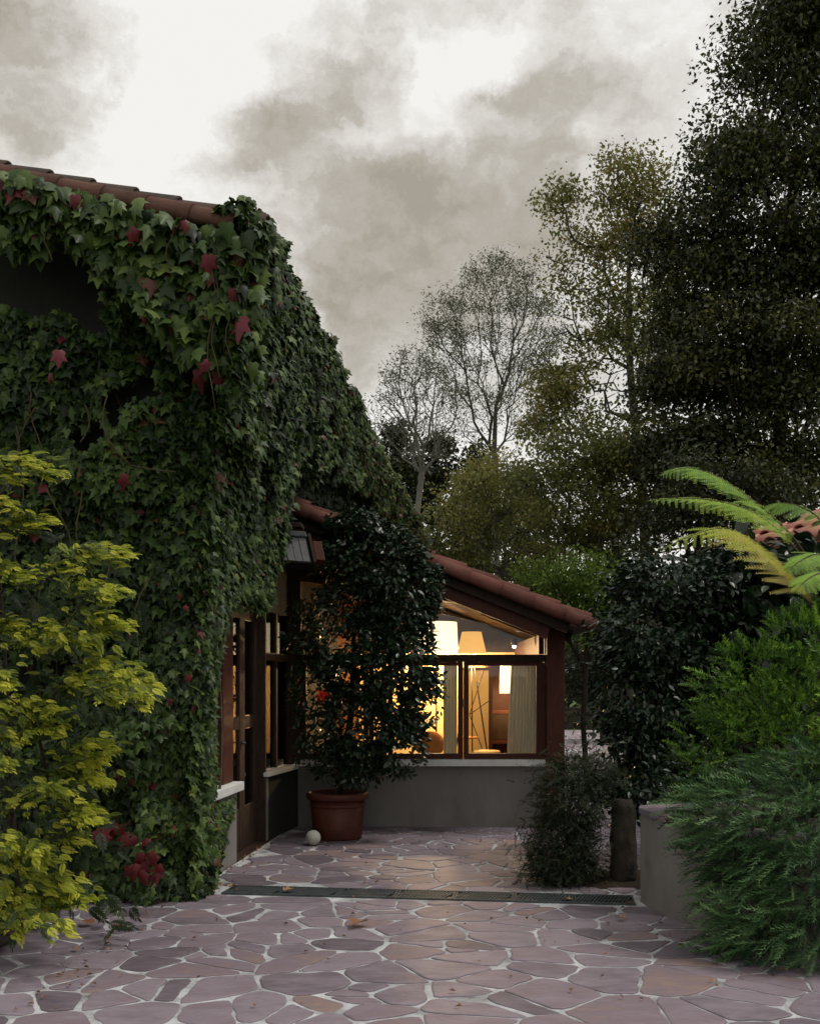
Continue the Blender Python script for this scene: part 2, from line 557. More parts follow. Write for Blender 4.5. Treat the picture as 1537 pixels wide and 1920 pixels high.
def tpl_needle(n=22, length=.26, ang=.8, flat=.5, seed=1, w=.02, bend=.25):
    """shoot with many narrow needles"""
    r = np.random.default_rng(seed)
    it = []
    for k in range(n):
        y = .04 + .9 * k / n
        a = k * 2.4
        d = (math.cos(a), ang, math.sin(a) * flat + .15)
        s = length * (1 - .55 * y) * r.uniform(.8, 1.2)
        p = np.array((0, y, -bend * y * y))
        dv = Vector(d).normalized()
        sdv = dv.cross(Vector((0, .2, 1))).normalized() * w
        v = np.array([p - np.array(sdv) , p + np.array(sdv), p + np.array(dv) * s])
        it.append((v, [(0, 1, 2)]))
    it.append((np.array([(-.012, 0, 0), (.012, 0, 0), (0, 1.05, -bend * 1.05)]), [(0, 1, 2)]))
    return join_tpl(it)


def tpl_pinna(n=13):
    """one fern pinna: midrib with toothed pinnules"""
    it = []
    for k in range(n):
        y = .03 + .94 * k / n
        s = .20 * (1 - .70 * y) + .035
        for sd_ in (-1, 1):
            p = np.array((0, y, -.22 * y * y))
            d = np.array((sd_ * .9, .55, -.12))
            d = d / np.linalg.norm(d)
            wv = np.array((0, .034, 0))
            wv = wv * .72
            it.append((np.array([p - wv * .6, p + d * s * .6 - wv * .35, p + d * s, p + d * s * .5 + wv * .9, p + wv]), [(0, 1, 2), (0, 2, 3), (0, 3, 4)]))
    return join_tpl(it)


def norm(a):
    return a / np.maximum(np.linalg.norm(a, axis=1, keepdims=True), 1e-9)


def frames(T, N):
    T = norm(T)
    N = norm(N - T * (N * T).sum(1, keepdims=True))
    X = np.cross(T, N)
    return np.stack([X, T, N], axis=2)


def set_tint(me, vals):
    a = me.attributes.new('tint', 'FLOAT', 'POINT')
    a.data.foreach_set('value', np.asarray(vals, np.float32))


def mesh_np(name, V, Fc, tint=None):
    me = bpy.data.meshes.new(name)
    V = np.asarray(V, np.float32)
    Fc = np.asarray(Fc, np.int32)
    k = Fc.shape[1]
    me.vertices.add(len(V))
    me.vertices.foreach_set('co', V.ravel())
    me.loops.add(Fc.size)
    me.loops.foreach_set('vertex_index', Fc.ravel())
    me.polygons.add(len(Fc))
    me.polygons.foreach_set('loop_start', np.arange(0, Fc.size, k, dtype=np.int32))
    me.polygons.foreach_set('loop_total', np.full(len(Fc), k, np.int32))
    me.update(calc_edges=True)
    if tint is not None:
        set_tint(me, tint)
    return me


def scatter(name, tpls, P, T, N, S, tint, mat, parent):
    """all leaves of one plant beyond the separately built ones: one mesh"""
    R = frames(T, N)
    which = rng.integers(0, len(tpls), len(P))
    Vs, Fs, ts, off = [], [], [], 0
    for i, (tv, tf) in enumerate(tpls):
        ix = np.where(which == i)[0]
        if not len(ix):
            continue
        v = np.einsum('nij,kj->nki', R[ix], tv) * S[ix][:, None, None] + P[ix][:, None, :]
        k = len(tv)
        f = (np.arange(len(ix)) * k)[:, None, None] + np.array(tf)[None]
        Vs.append(v.reshape(-1, 3))
        Fs.append(f.reshape(-1, 3) + off)
        ts.append(np.repeat(tint[ix], k))
        off += len(ix) * k
    me = mesh_np(name, np.concatenate(Vs), np.concatenate(Fs), np.concatenate(ts))
    o = link(name, me, mat, parent)
    return tag(o, kind='stuff')


_var = {}


def variants(key, tpls, mat, tints):
    if key not in _var:
        _var[key] = [[mesh_np(key, tv, tf, np.full(len(tv), t)) for tv, tf in tpls] for t in tints]
        for row in _var[key]:
            for me in row:
                me.materials.append(mat)
    return _var[key]


def singles(name, key, tpls, P, T, N, S, tint, mat, parent, tints):
    """leaves or sprays that can be picked out one by one: an object each, sharing meshes"""
    R = frames(T, N)
    vs = variants(key, tpls, mat, tints)
    ti = np.abs(np.asarray(tints)[None] - tint[:, None]).argmin(1)
    for i in range(len(P)):
        m = Matrix(R[i].tolist()).to_4x4() @ Matrix.Scale(float(S[i]), 4)
        m.translation = Vector(P[i])
        place(name, random.choice(vs[ti[i]]), m, parent)


def foliage(part, key, tpls, P, T, N, S, tint, mat, parent, n_single=300, score=None, tints=(.1, .3, .5, .7, .9)):
    """the leaves that show largest as objects, the rest as one mesh"""
    P, T, N, S, tint = (np.asarray(a, float) for a in (P, T, N, S, tint))
    if n_single:
        if score is None:
            v = P - np.array((0, 0, CAM_Z))
            d = np.linalg.norm(v, axis=1)
            face = np.abs((norm(N) * v / d[:, None]).sum(1))
            px = v[:, 0] / np.maximum(v[:, 1], .1) * F + CX
            py = HY - v[:, 2] / np.maximum(v[:, 1], .1) * F
            inside = (px > 5) & (px < 1532) & (py > 5) & (py < 1915)
            # nearest leaf in each small cell of the view = not hidden behind another
            cell = (np.floor(px / 16) * 4096 + np.floor(py / 16)).astype(int)
            order = np.lexsort((d, cell))
            first = np.zeros(len(P), bool)
            c = cell[order]
            first[order[np.r_[True, c[1:] != c[:-1]]]] = True
            score = S / d * (.35 + face) * inside * np.where(first, 1, .05)
        idx = np.argsort(-score)[:n_single]
        singles(part, key, tpls, P[idx], T[idx], N[idx], S[idx], tint[idx], mat, parent, tints)
        keep = np.ones(len(P), bool)
        keep[idx] = False
    else:
        keep = np.ones(len(P), bool)
    if keep.any():
        scatter('foliage', tpls, P[keep], T[keep], N[keep], S[keep], tint[keep], mat, parent)


def rnd(n, s=1.0):
    return rng.normal(0, s, (n, 3))


def in_ell(c, r, n, shell=0.0):
    """points in an ellipsoid; shell > 0 pushes them outwards"""
    d = norm(rng.normal(size=(n, 3)))
    u = rng.random(n) ** (1 / 3)
    u = shell + (1 - shell) * u
    return np.array(c) + d * u[:, None] * np.array(r), d


def fbm(x, y, s=1.0, seed=0):
    """cheap smooth noise for arrays, about -1..1"""
    r = np.random.default_rng(seed)
    out_ = np.zeros_like(np.asarray(x, float))
    for k in range(7):
        a, b, p = r.normal(0, 1.1 * (1 + k * .45)), r.normal(0, 1.1 * (1 + k * .45)), r.uniform(0, 6.28)
        out_ += np.sin(a * x * s + b * y * s + p + 1.3 * np.sin(b * x * s - a * y * s)) / (1 + .35 * k)
    return out_ / 2.6


# tree skeleton: joins target points to the growing tree, favouring short ways home
def skeleton(trunk, targets, bf=.35, step=.35, jit=.06, lift=.05):
    nodes = [np.array(p, float) for p in trunk]
    par = [-1] + list(range(len(trunk) - 1))
    plen = [0.0]
    for i in range(1, len(trunk)):
        plen.append(plen[-1] + np.linalg.norm(nodes[i] - nodes[i - 1]))
    Tg = np.array(targets, float)
    n0 = max(1, len(trunk) // 3)
    best = np.full(len(Tg), 1e9)
    bn = np.zeros(len(Tg), int)

    def upd(i):
        c = np.linalg.norm(Tg - nodes[i], axis=1) + bf * plen[i]
        m = c < best
        best[m] = c[m]
        bn[m] = i
    for i in range(n0, len(nodes)):
        upd(i)
    done = np.zeros(len(Tg), bool)
    for _ in range(len(Tg)):
        b = np.where(done, 1e9, best)
        t = int(b.argmin())
        done[t] = True
        i = int(bn[t])
        p0, p1 = nodes[i], Tg[t]
        L = np.linalg.norm(p1 - p0)
        k = max(1, int(round(L / step)))
        prev = i
        for q in range(1, k + 1):
            f = q / k
            p = p0 + (p1 - p0) * f
            if q < k:
                p = p + rng.normal(0, jit * L / k, 3)
                p[2] -= lift * L * math.sin(PI * f)
            nodes.append(p)
            par.append(prev)
            plen.append(plen[prev] + np.linalg.norm(p - nodes[prev]))
            prev = len(nodes) - 1
            upd(prev)
    nodes = np.array(nodes)
    par = np.array(par)
    cnt = np.zeros(len(nodes))
    haschild = np.zeros(len(nodes), bool)
    haschild[par[par >= 0]] = True
    cnt[~haschild] = 1
    for i in range(len(nodes) - 1, 0, -1):
        cnt[par[i]] += cnt[i]
    return nodes, par, cnt


def limbs_mesh(name, nodes, par, rad, sides=5):
    idx = np.where(par >= 0)[0]
    A, B = nodes[par[idx]], nodes[idx]
    ra, rb = np.minimum(rad[par[idx]], rad[idx] * 1.6), rad[idx]
    D = norm(B - A)
    ref = np.where(np.abs(D[:, 2:3]) > .9, np.array([[1., 0, 0]]), np.array([[0, 0, 1.]]))
    U = norm(np.cross(D, ref))
    W = np.cross(D, U)
    ang = np.arange(sides) * 2 * PI / sides
    ca, sa = np.cos(ang), np.sin(ang)
    ring = U[:, None, :] * ca[None, :, None] + W[:, None, :] * sa[None, :, None]
    V = np.concatenate([A[:, None] + ring * ra[:, None, None], B[:, None] + ring * rb[:, None, None]], axis=1).reshape(-1, 3)
    q = np.arange(sides)
    f = np.stack([q, (q + 1) % sides, sides + (q + 1) % sides, sides + q], 1)
    Fc = (np.arange(len(idx)) * 2 * sides)[:, None, None] + f[None]
    me = mesh_np(name, V, Fc.reshape(-1, 4))
    me.polygons.foreach_set('use_smooth', np.ones(len(me.polygons), bool))
    return me


def tree(name, label, cat, trunk, ells, n_t, leaves, size, leaf_key, bark, r_tip=.006, rpow=.48, bf=.35, spread=.16, tpl=None, group=None, tint_c=.5, tint_s=.2, leafy=6, shell=.25, step=.4, flat=.8, up=.5, jit_c=0.0):
    """trunk: list of points; ells: (centre, radii, weight) crown masses"""
    t = thing(name, label, cat, trunk[0], group)
    w = np.array([e[2] for e in ells], float)
    w /= w.sum()
    tg = np.concatenate([in_ell(c, r, max(2, int(n_t * wi)), shell)[0] for (c, r, _), wi in zip(ells, w)])
    nodes, par, cnt = skeleton(trunk, tg, bf=bf, step=step)
    rad = r_tip * cnt ** rpow
    o = link('trunk', limbs_mesh('trunk', nodes, par, rad), M[bark], t)
    tips = np.where((cnt <= leafy) & (par >= 0))[0]
    wt_ = rng.gamma(.8, 1.0, len(tips)) + .05         # some twigs are leafier than others
    pick = rng.choice(tips, leaves, p=wt_ / wt_.sum())
    f = rng.random((leaves, 1))
    P = nodes[par[pick]] * (1 - f) + nodes[pick] * f + np.clip(rnd(leaves), -1.5, 1.5) * spread * np.array((1, 1, flat)) * (1 + jit_c * rng.random((len(nodes), 1))[pick])
    T = rnd(leaves) + np.array((0, 0, -.5))
    N = rnd(leaves, .7) + np.array((0, -.2, up))
    S = size * rng.uniform(.6, 1.3, leaves)
    clump = rng.normal(0, tint_s * .7, len(nodes))[pick]
    k_ = fbm(P[:, 0] * 1.1 + P[:, 1] * .7, P[:, 2] * 1.7 - P[:, 1] * .4, 1.0, leaves)
    tint = np.clip(tint_c + clump * .6 + tint_s * .9 * k_ + rng.normal(0, tint_s * .7, leaves), 0, 1)
    on = k_ > -.72 + .35 * rng.random(leaves)
    P, T, N, S, tint = P[on], T[on], N[on], S[on], tint[on]
    scatter('crown', [tpl or tpl_small()], P, T, N, S, tint, M[leaf_key], t)
    return t


def E(px, py, y, rx, ry, ry_depth, w=None):
    """ellipsoid whose centre and size are read from the photograph at distance y"""
    c = at(px, py, y)
    k = y / F
    return (np.array(c), np.array((rx * k, ry_depth, ry * k)), w if w is not None else rx * ry / 1000)


# ================================================================== SETTING
# ground: one sheet out to the horizon
bm = bmesh.new()
bmesh.ops.create_grid(bm, x_segments=40, y_segments=40, size=600)
for v in bm.verts:
    v.co.z = -.03
    d = math.hypot(v.co.x, v.co.y - 20)
    if d > 60:
        v.co.z += (d - 60) * .012
g = mesh_bm('ground', bm, M['grass'])
tag(g, kind='structure')


def side_x(y):
    return -2.46 + .0935 * y          # the long wall of the old house


# paving: mortar bed + stones
bm = bmesh.new()
vs = [bm.verts.new((x, y, 0.0)) for x, y in ((-3.2, 3.0), (4.2, 3.0), (4.2, 6.4), (2.6, 12.5), (2.6, 17.0), (-1.3, 12.3), (side_x(12.0), 12.0), (side_x(8.0), 8.0), (-3.2, 8.0))]
bm.faces.new(vs)
pave = mesh_bm('pavement', bm, M['mortar'])
tag(pave, kind='structure')

sites = []
SP = .30
for j in range(-1, 90):
    for i in range(-12, 17):
        x = (i + (.5 if j % 2 else 0)) * SP * 1.72 + random.uniform(-.27, .27)
        y = 3.6 + j * SP * .52 + random.uniform(-.10, .10)
        sites.append((x, y))
# some stones are left out so that others grow larger, some are doubled into small fillers
sites = [s for s in sites if random.random() > .24]
sites += [(s[0] + random.uniform(-.16, .16), s[1] + random.uniform(-.14, .14)) for s in random.sample(sites, len(sites) // 6)]
SA = np.array(sites)


def clip(poly, nx, ny, c):
    o = []
    for a, b in zip(poly, poly[1:] + poly[:1]):
        da, db = a[0] * nx + a[1] * ny - c, b[0] * nx + b[1] * ny - c
        if da <= 0:
            o.append(a)
        if (da < 0) != (db < 0):
            t = da / (da - db)
            o.append((a[0] + (b[0] - a[0]) * t, a[1] + (b[1] - a[1]) * t))
    return o


def paved(x, y):
    if y > 16.5 or y < 3.3:
        return False
    left = -3.1 if y < 8.0 else (side_x(y) + .03 if y < 12.2 else 1.6)
    right = 4.1 if y < 6.4 else (4.1 - (y - 6.4) * .25 if y < 12.4 else 2.6)
    if 7.72 < y < 8.52:                         # the drain channel crosses here
        yd = 8.30 - (x + 1.47) * .135
        if abs(y - yd) < .17:
            return False
    return left < x < right


def stone_poly(i):
    x, y = SA[i]
    d = np.hypot(SA[:, 0] - x, SA[:, 1] - y)
    poly = [(x - .6, y - .6), (x + .6, y - .6), (x + .6, y + .6), (x - .6, y + .6)]
    for k in np.argsort(d)[1:24]:
        nx, ny = SA[k][0] - x, SA[k][1] - y
        L = math.hypot(nx, ny)
        if L < 1e-4:
            continue
        nx, ny = nx / L, ny / L
        gap = .0015 + .016 * (mnoise.noise(Vector(((x + SA[k][0]) * 1.1, (y + SA[k][1]) * 1.1, 3))) * .5 + .5) + (.012 if ((i * 7 + int(k) * 7) % 6 == 0) else 0)
        poly = clip(poly, nx, ny, nx * x + ny * y + L / 2 - gap)
        if len(poly) < 3:
            return None
    # drain edge and house edges
    if abs(y - 8.1) < .9:
        nn = math.hypot(1, .135)
        s_ = 1 if y > 8.30 - (x + 1.47) * .135 else -1
        poly = clip(poly, -s_ * .135 / nn, -s_ / nn, -(s_ * (8.30 - 1.47 * .135) + .19) / nn)
    if len(poly) < 3:
        return None
    if y > 8.0:
        poly = clip(poly, -1, .0935, 2.46 - .04)
    if len(poly) < 3:
        return None
    a = abs(sum(p[0] * q[1] - q[0] * p[1] for p, q in zip(poly, poly[1:] + poly[:1]))) / 2
    return poly if a > .006 else None


def stone_geo(poly, i, bm):
    cut = []
    for a, b in zip(poly, poly[1:] + poly[:1]):
        f = random.uniform(.02, .15)
        g_ = random.uniform(.02, .15)
        cut += [(a[0] + (b[0] - a[0]) * f, a[1] + (b[1] - a[1]) * f), (b[0] - (b[0] - a[0]) * g_, b[1] - (b[1] - a[1]) * g_)]
    poly = cut
    pts = []
    for a, b in zip(poly, poly[1:] + poly[:1]):
        L = math.hypot(b[0] - a[0], b[1] - a[1])
        k = max(1, int(L / .06))
        for q in range(k):
            f = q / k
            pts.append((a[0] + (b[0] - a[0]) * f, a[1] + (b[1] - a[1]) * f))
    cx, cy = sum(p[0] for p in pts) / len(pts), sum(p[1] for p in pts) / len(pts)
    n = len(pts)
    pts = [((pts[j - 1][0] + 4 * pts[j][0] + pts[(j + 1) % n][0]) / 6, (pts[j - 1][1] + 4 * pts[j][1] + pts[(j + 1) % n][1]) / 6) for j in range(n)]
    o = []
    for j, (x, y) in enumerate(pts):
        d = mnoise.noise(Vector((x * 8, y * 8, i))) * .022 + mnoise.noise(Vector((x * 26, y * 26, i))) * .009
        L = math.hypot(x - cx, y - cy) + 1e-6
        o.append((x + (x - cx) / L * d, y + (y - cy) / L * d))
    h = .005 + .004 * random.random()
    tx, ty = random.gauss(0, .006), random.gauss(0, .006)
    lo = [bm.verts.new((x, y, -.004)) for x, y in o]
    mid = [bm.verts.new((x, y, h * .6 + (x - cx) * tx + (y - cy) * ty)) for x, y in o]
    top = []
    for x, y in o:
        L = math.hypot(x - cx, y - cy) + 1e-6
        top.append(bm.verts.new((x - (x - cx) / L * .010, y - (y - cy) / L * .010, h + (x - cx) * tx + (y - cy) * ty)))
    for a, b in ((lo, mid), (mid, top)):
        for j in range(n):
            bm.faces.new([a[j], a[(j + 1) % n], b[(j + 1) % n], b[j]])
    c = bm.verts.new((cx, cy, h + random.uniform(-.001, .003)))
    for j in range(n):
        bm.faces.new([top[j], top[(j + 1) % n], c])
    return cx, cy


cand = []
for i in range(len(SA)):
    if paved(*SA[i]):
        p = stone_poly(i)
        if p:
            x, y = SA[i]
            vis = abs(x / y) < .42 and y > 4.75
            hidden = (x > 1.75 and y > 7.0) or (x < -1.95 and y < 8)
            a = abs(sum(p_[0] * q[1] - q[0] * p_[1] for p_, q in zip(p, p[1:] + p[:1]))) / 2
            cand.append((a / y ** 3 * (1 if vis else .001) * (.02 if hidden else 1), i, p))
cand.sort(key=lambda c: -c[0])
rest = bmesh.new()
for q, (s, i, p) in enumerate(cand):
    if q < 300:
        bm = bmesh.new()
        stone_geo(p, i, bm)
        mesh_bm('paving_stone', bm, M['stone'], pave)
    else:
        stone_geo(p, i, rest)
r_ = mesh_bm('paving_stones', rest, M['stone'], pave)
tag(r_, kind='stuff')

# planting beds
for x0, x1, y0, y1 in ((-6.0, -2.45, 4.0, 8.05),):
    bm = bmesh.new()
    bmesh.ops.create_grid(bm, x_segments=24, y_segments=24, size=.5)
    for v in bm.verts:
        x, y = x0 + (v.co.x + .5) * (x1 - x0), y0 + (v.co.y + .5) * (y1 - y0)
        v.co = (x, y, .018 + .03 * (mnoise.noise(Vector((x * 3, y * 3, 0))) * .5 + .5))
    tag(mesh_bm('soil', bm, M['soil']), kind='structure')
bm = bmesh.new()
bmesh.ops.create_grid(bm, x_segments=20, y_segments=20, size=.5)
for v in bm.verts:
    x, y = 1.75 + v.co.x * 1.3, 8.75 + v.co.y * 1.0
    d = math.hypot(v.co.x * 2, v.co.y * 2)
    v.co = (x, y, .055 - .07 * d * d + .02 * mnoise.noise(Vector((x * 4, y * 4, 0))))
tag(mesh_bm('soil', bm, M['soil']), kind='structure')

# back lane beyond the annexe
bm = bmesh.new()
n = 18
for i in range(n):
    pass
vs = [bm.verts.new(p) for p in ((2.0, 17.2, .006), (10, 17.2, .006), (14, 37.8, .006), (2.5, 37.8, .006))]
bm.faces.new(vs)
m, nt, b = nmat('far_paving')
vor = nt.nodes.new('ShaderNodeTexVoronoi')
vor.feature = 'DISTANCE_TO_EDGE'
vor.inputs['Scale'].default_value = 1.9
tcn = nt.nodes.new('ShaderNodeTexCoord')
nt.links.new(tcn.outputs['Object'], vor.inputs['Vector'])
rr = ramp(nt, [(.0, (.38, .38, .39)), (.05, (.38, .38, .39)), (.07, (.2, .15, .16)), (1, (.24, .18, .19))])
nt.links.new(vor.outputs['Distance'], rr.inputs[0])
nt.links.new(rr.outputs[0], b.inputs['Base Color'])
b.inputs['Roughness'].default_value = .85
M['farpave'] = m
tag(mesh_bm('back_lane', bm, M['farpave']), kind='structure')

# ================================================================== OLD HOUSE ON THE LEFT
WO = Vector((side_x(8.1), 8.1, 0))
WU = Vector((.0935, 1, 0)).normalized()        # along the long wall, away from the camera
WNn = Vector((1, -.0935, 0)).normalized()      # out of the long wall
FR = (WO, WU, WNn, VZ)
house = thing('old_house', 'ivy covered old house with clay tiled roof along the left of the courtyard', 'house', WO)
EAVE_Z = 4.84


def wallp(s, n_, z):
    return WO + WU * s + WNn * n_ + VZ * z


# walls
bm = bmesh.new()
frame_box(bm, *FR, (0, .60), (-.25, 0), (0, 4.7))
frame_box(bm, *FR, (.602, 2.78), (-.25, 0), (2.36, 4.7))
frame_box(bm, *FR, (2.782, 16.5), (-.25, 0), (2.36, 4.7))
frame_box(bm, *FR, (4.6, 16.5), (-.25, 0), (0, 2.358))
mesh_bm('side_wall', bm, M['shadeplaster'], house)
bm = bmesh.new()
prof = [(-7.0, 0), (WO.x - .01, 0), (WO.x - .01, 4.9), (-7.0, 6.2)]
a = [bm.verts.new((x, 8.1, z)) for x, z in prof]
b_ = [bm.verts.new((x - (.0 if x < -5 else .02), 8.34, z)) for x, z in prof]
bm.faces.new(a)
bm.faces.new(b_[::-1])
for i in range(4):
    bm.faces.new([a[i], b_[i], b_[(i + 1) % 4], a[(i + 1) % 4]])
bmesh.ops.recalc_face_normals(bm, faces=bm.faces)
mesh_bm('gable_wall', bm, M['shadeplaster'], house)
# low wall and white sill of the window beside the door
obj_box('low_wall', (.602, 1.53), (-.22, .0), (0, .655), M['plaster'], house, .01, FR)
obj_box('window_sill', (.12, 1.56), (-.2, .06), (.652, .73), M['sill'], house, .008, FR)
wf = obj_box('window_frame', (1.16, 1.50), (-.17, -.025), (.732, 2.355), M['redwood'], house, .008, FR)
obj_box('jamb', (.605, .67), (-.16, -.05), (.732, 2.355), M['redwood'], wf, .006, FR)
obj_box('pane', (.67, 1.16), (-.11, -.10), (.735, 2.35), M['glass'], wf, 0, FR)
# glazed door: two leaves
for k, (s0, s1) in enumerate(((1.56, 2.15), (2.16, 2.74))):
    bm = bmesh.new()
    for a_, b__ in ((s0, s0 + .09), (s1 - .09, s1)):
        frame_box(bm, *FR, (a_, b__), (-.16, -.11), (.02, 2.34))
    for z0, z1 in ((.02, .42), (1.18, 1.30), (2.24, 2.34)):
        frame_box(bm, *FR, (s0 + .091, s1 - .091), (-.157, -.113), (z0, z1))
    dr = mesh_bm('door', bm, M['darkwood'], house)
    for z0, z1 in ((.425, 1.175), (1.305, 2.235)):
        obj_box('pane', (s0 + .092, s1 - .092), (-.137, -.131), (z0, z1), M['glass'], dr, 0, FR)
    if k == 0:
        tube('handle', [wallp(s1 - .045, -.109, 1.05), wallp(s1 - .045, -.07, 1.05), wallp(s1 - .14, -.07, 1.05)], .01, M['iron'], dr)
obj_box('door_post', (2.742, 2.782), (-.12, -.02), (.0, 2.355), M['darkwood'], house, .006, FR)
obj_box('threshold', (1.54, 2.775), (-.24, .02), (0, .016), M['darkwood'], house, .003, FR)
obj_box('threshold_strip', (1.30, 2.775), (.023, .05), (0, .014), M['whitepaint'], house, .002, FR)
# lit room behind the door
bm = bmesh.new()
box(bm, (-4.6, -1.75), (14.6, 14.7), (0, 2.7))
mesh_bm('inner_wall', bm, M['cream'], house)
bm = bmesh.new()
box(bm, (-4.6, -2.0), (8.5, 14.6), (-.02, .003))
mesh_bm('inner_floor', bm, M['floor'], house)
bm = bmesh.new()
box(bm, (-4.7, -1.95), (8.5, 14.8), (2.7, 2.75))
mesh_bm('inner_ceiling', bm, M['darkwood'], house)


def barrel(length=.42, r=.105, th=.016, taper=.86, seg=8, arc=PI):
    """clay roof tile: half pipe along +y, hollow side down"""
    bm = bmesh.new()
    rows = []
    for yy, k in ((0, 1.0), (length, taper)):
        for rr_ in (r * k, (r - th) * k):
            rows.append([bm.verts.new((rr_ * math.cos(PI / 2 - arc / 2 + arc * i / seg), yy, rr_ * math.sin(PI / 2 - arc / 2 + arc * i / seg))) for i in range(seg + 1)])
    o0, i0, o1, i1 = rows
    for i in range(seg):
        bm.faces.new([o0[i], o0[i + 1], o1[i + 1], o1[i]])
        bm.faces.new([i0[i + 1], i0[i], i1[i], i1[i + 1]])
        bm.faces.new([o0[i + 1], o0[i], i0[i], i0[i + 1]])
        bm.faces.new([o1[i], o1[i + 1], i1[i + 1], i1[i]])
    for i in (0, seg):
        bm.faces.new([o0[i], o1[i], i1[i], i0[i]] if i == 0 else [o1[i], o0[i], i0[i], i1[i]])
    bmesh.ops.recalc_face_normals(bm, faces=bm.faces)
    me = bpy.data.meshes.new('tile')
    bm.to_mesh(me)
    bm.free()
    me.polygons.foreach_set('use_smooth', [True] * len(me.polygons))
    return me


def tile_at(me, p, up_slope, nrm, parent, s=1.0):
    y = Vector(up_slope).normalized()
    z = Vector(nrm)
    z = (z - y * z.dot(y)).normalized()
    x = y.cross(z)
    m = Matrix((x, y, z)).transposed().to_4x4() @ Matrix.Scale(s, 4)
    m.translation = Vector(p)
    return place('tile', me, m, parent)


TG, TT, TP = barrel(), barrel(.44, .10), barrel(.46, .115)
TG.materials.append(M['tile_grey'])
TT.materials.append(M['tile'])
TP.materials.append(M['tile_pink'])
TC = barrel(.42, .11)
M['tile_old'] = surf('old_brown_tile', [(.15, (.04, .024, .018)), (.45, (.085, .04, .028)), (.7, (.12, .055, .04)), (.9, (.07, .055, .042))], scale=8, rough=.9, bump=.5, bump_scale=55, rand=.3)
TC.materials.append(M['tile_old'])

# roof: falls towards the courtyard; its edge faces us
SL = .245                                       # fall of the roof, metres per metre
V_E = Vector((-1.19, 7.5, EAVE_Z))              # near eave corner
up_dir = Vector((-1, .0935, SL)).normalized()   # up the slope, square to the eave
al = Vector((.0935, 1, 0)).normalized()
r_n = up_dir.cross(al)
if r_n.z < 0:
    r_n = -r_n
bm = bmesh.new()
frame_box(bm, V_E - r_n * .16, up_dir, al, r_n, (0.02, 6.5), (.05, 16.8), (-.05, .05))
roof = mesh_bm('roof', bm, M['darkwood'], house)
for k in range(15):
    # the edge row and, behind it, a row set half a tile on
    d = .02 + k * .33
    tile_at(TC, V_E + up_dir * d + al * .0 + r_n * (-.035), up_dir, r_n - al * .55, roof)
    tile_at(TG, V_E + up_dir * (d - .17) + al * .13 + r_n * .05, up_dir - r_n * .04, r_n, roof)
for j in range(1, 3):
    for k in range(14):
        tile_at(TG, V_E + up_dir * (k * .33 - .05) + al * (.13 + .22 * j) + r_n * .03, up_dir - r_n * .04, r_n, roof)
for j in range(3, 76):
    tile_at(TG if j % 3 else TC, V_E + up_dir * -.05 + al * (.13 + .22 * j) + r_n * .03, up_dir - r_n * .04, r_n, roof)
# rafters under the long eave
for k in range(14):
    s_ = .5 + k * 1.15
    obj_box('rafter', (-.02, 1.0), (s_, s_ + .09), (-.13, 0), M['darkwood'], roof, 0, (V_E - r_n * .215, up_dir, al, r_n))

# ================================================================== ANNEXE (glazed lean-to)
annex = thing('annexe', 'glazed timber annexe with lit windows under a sloping terracotta tiled roof', 'annexe', (0, 12, 0))
AX0, AX1, AY = -1.26, 1.51, 12.0
# low walls
bm = bmesh.new()
box(bm, (AX0 + .0, AX1), (AY, AY + .22), (0, .69))
mesh_bm('front_wall', bm, M['plaster'], annex)
bm = bmesh.new()
p0, p1 = Vector((-1.46, 10.9, 0)), Vector((AX0, 12.0, 0))
ru = (p1 - p0).normalized()
rn = Vector((ru.y, -ru.x, 0))
RF = (p0, ru, rn, VZ)
rl = (p1 - p0).length
frame_box(bm, *RF, (.10, rl + .2), (-.15, -.015), (0, .665))
mesh_bm('return_wall', bm, M['shadeplaster'], annex)
obj_box('pillar', (-1.615, -1.458), (10.86, 11.1), (0, .665), M['plaster'], annex, .006)
obj_box('wall_stub', (-1.90, -1.80), (11.7, 12.0), (0, .70), M['plaster'], annex, .006)
obj_box('window_sill', (AX0 + .04, AX1 + .005), (AY - .085, AY + .12), (.692, .765), M['sill'], annex, .008)
obj_box('window_sill', (-.07, rl - .10), (-.17, .04), (.667, .715), M['sill'], annex, .006, RF)
# posts
obj_box('post', (AX1 + .008, AX1 + .205), (AY - .17, AY + .03), (0, 2.20), M['redwood'], annex, .008)
obj_box('corner_post', (AX0 - .09, AX0 + .03), (AY - .005, AY + .12), (.77, 3.3), M['darkwood'], annex, .006)
obj_box('corner_post', (-.02, .10), (-.16, -.04), (.717, 3.3), M['darkwood'], annex, .006, RF)
# window band: frames between sill and transom
Wz0, Wz1 = .768, 1.86


def xw(px):
    return (px - CX) / F * AY


wins = [(AX0 + .035, -.47), (-.465, xw(724)), (xw(727), xw(868)), (xw(869.5), xw(1021))]
for x0, x1 in wins:
    bm = bmesh.new()
    fw = .055
    box(bm, (x0, x0 + fw), (AY + .02, AY + .10), (Wz0, Wz1))
    box(bm, (x1 - fw - (.03 if x1 > 1.4 else 0), x1), (AY + .02, AY + .10), (Wz0, Wz1))
    box(bm, (x0 + fw + .001, x1 - fw - .001), (AY + .023, AY + .097), (Wz0, Wz0 + .06))
    box(bm, (x0 + fw + .001, x1 - fw - .001), (AY + .023, AY + .097), (Wz1 - .04, Wz1))
    w = mesh_bm('window_frame', bm, M['redwood'], annex)
    obj_box('pane', (x0 + fw, x1 - fw), (AY + .055, AY + .061), (Wz0 + .058, Wz1 - .038), M['glass'], w, 0)
obj_box('transom', (AX0 + .035, AX1), (AY - .015, AY + .12), (Wz1 + .002, Wz1 + .085), M['darkwood'], annex, .006)
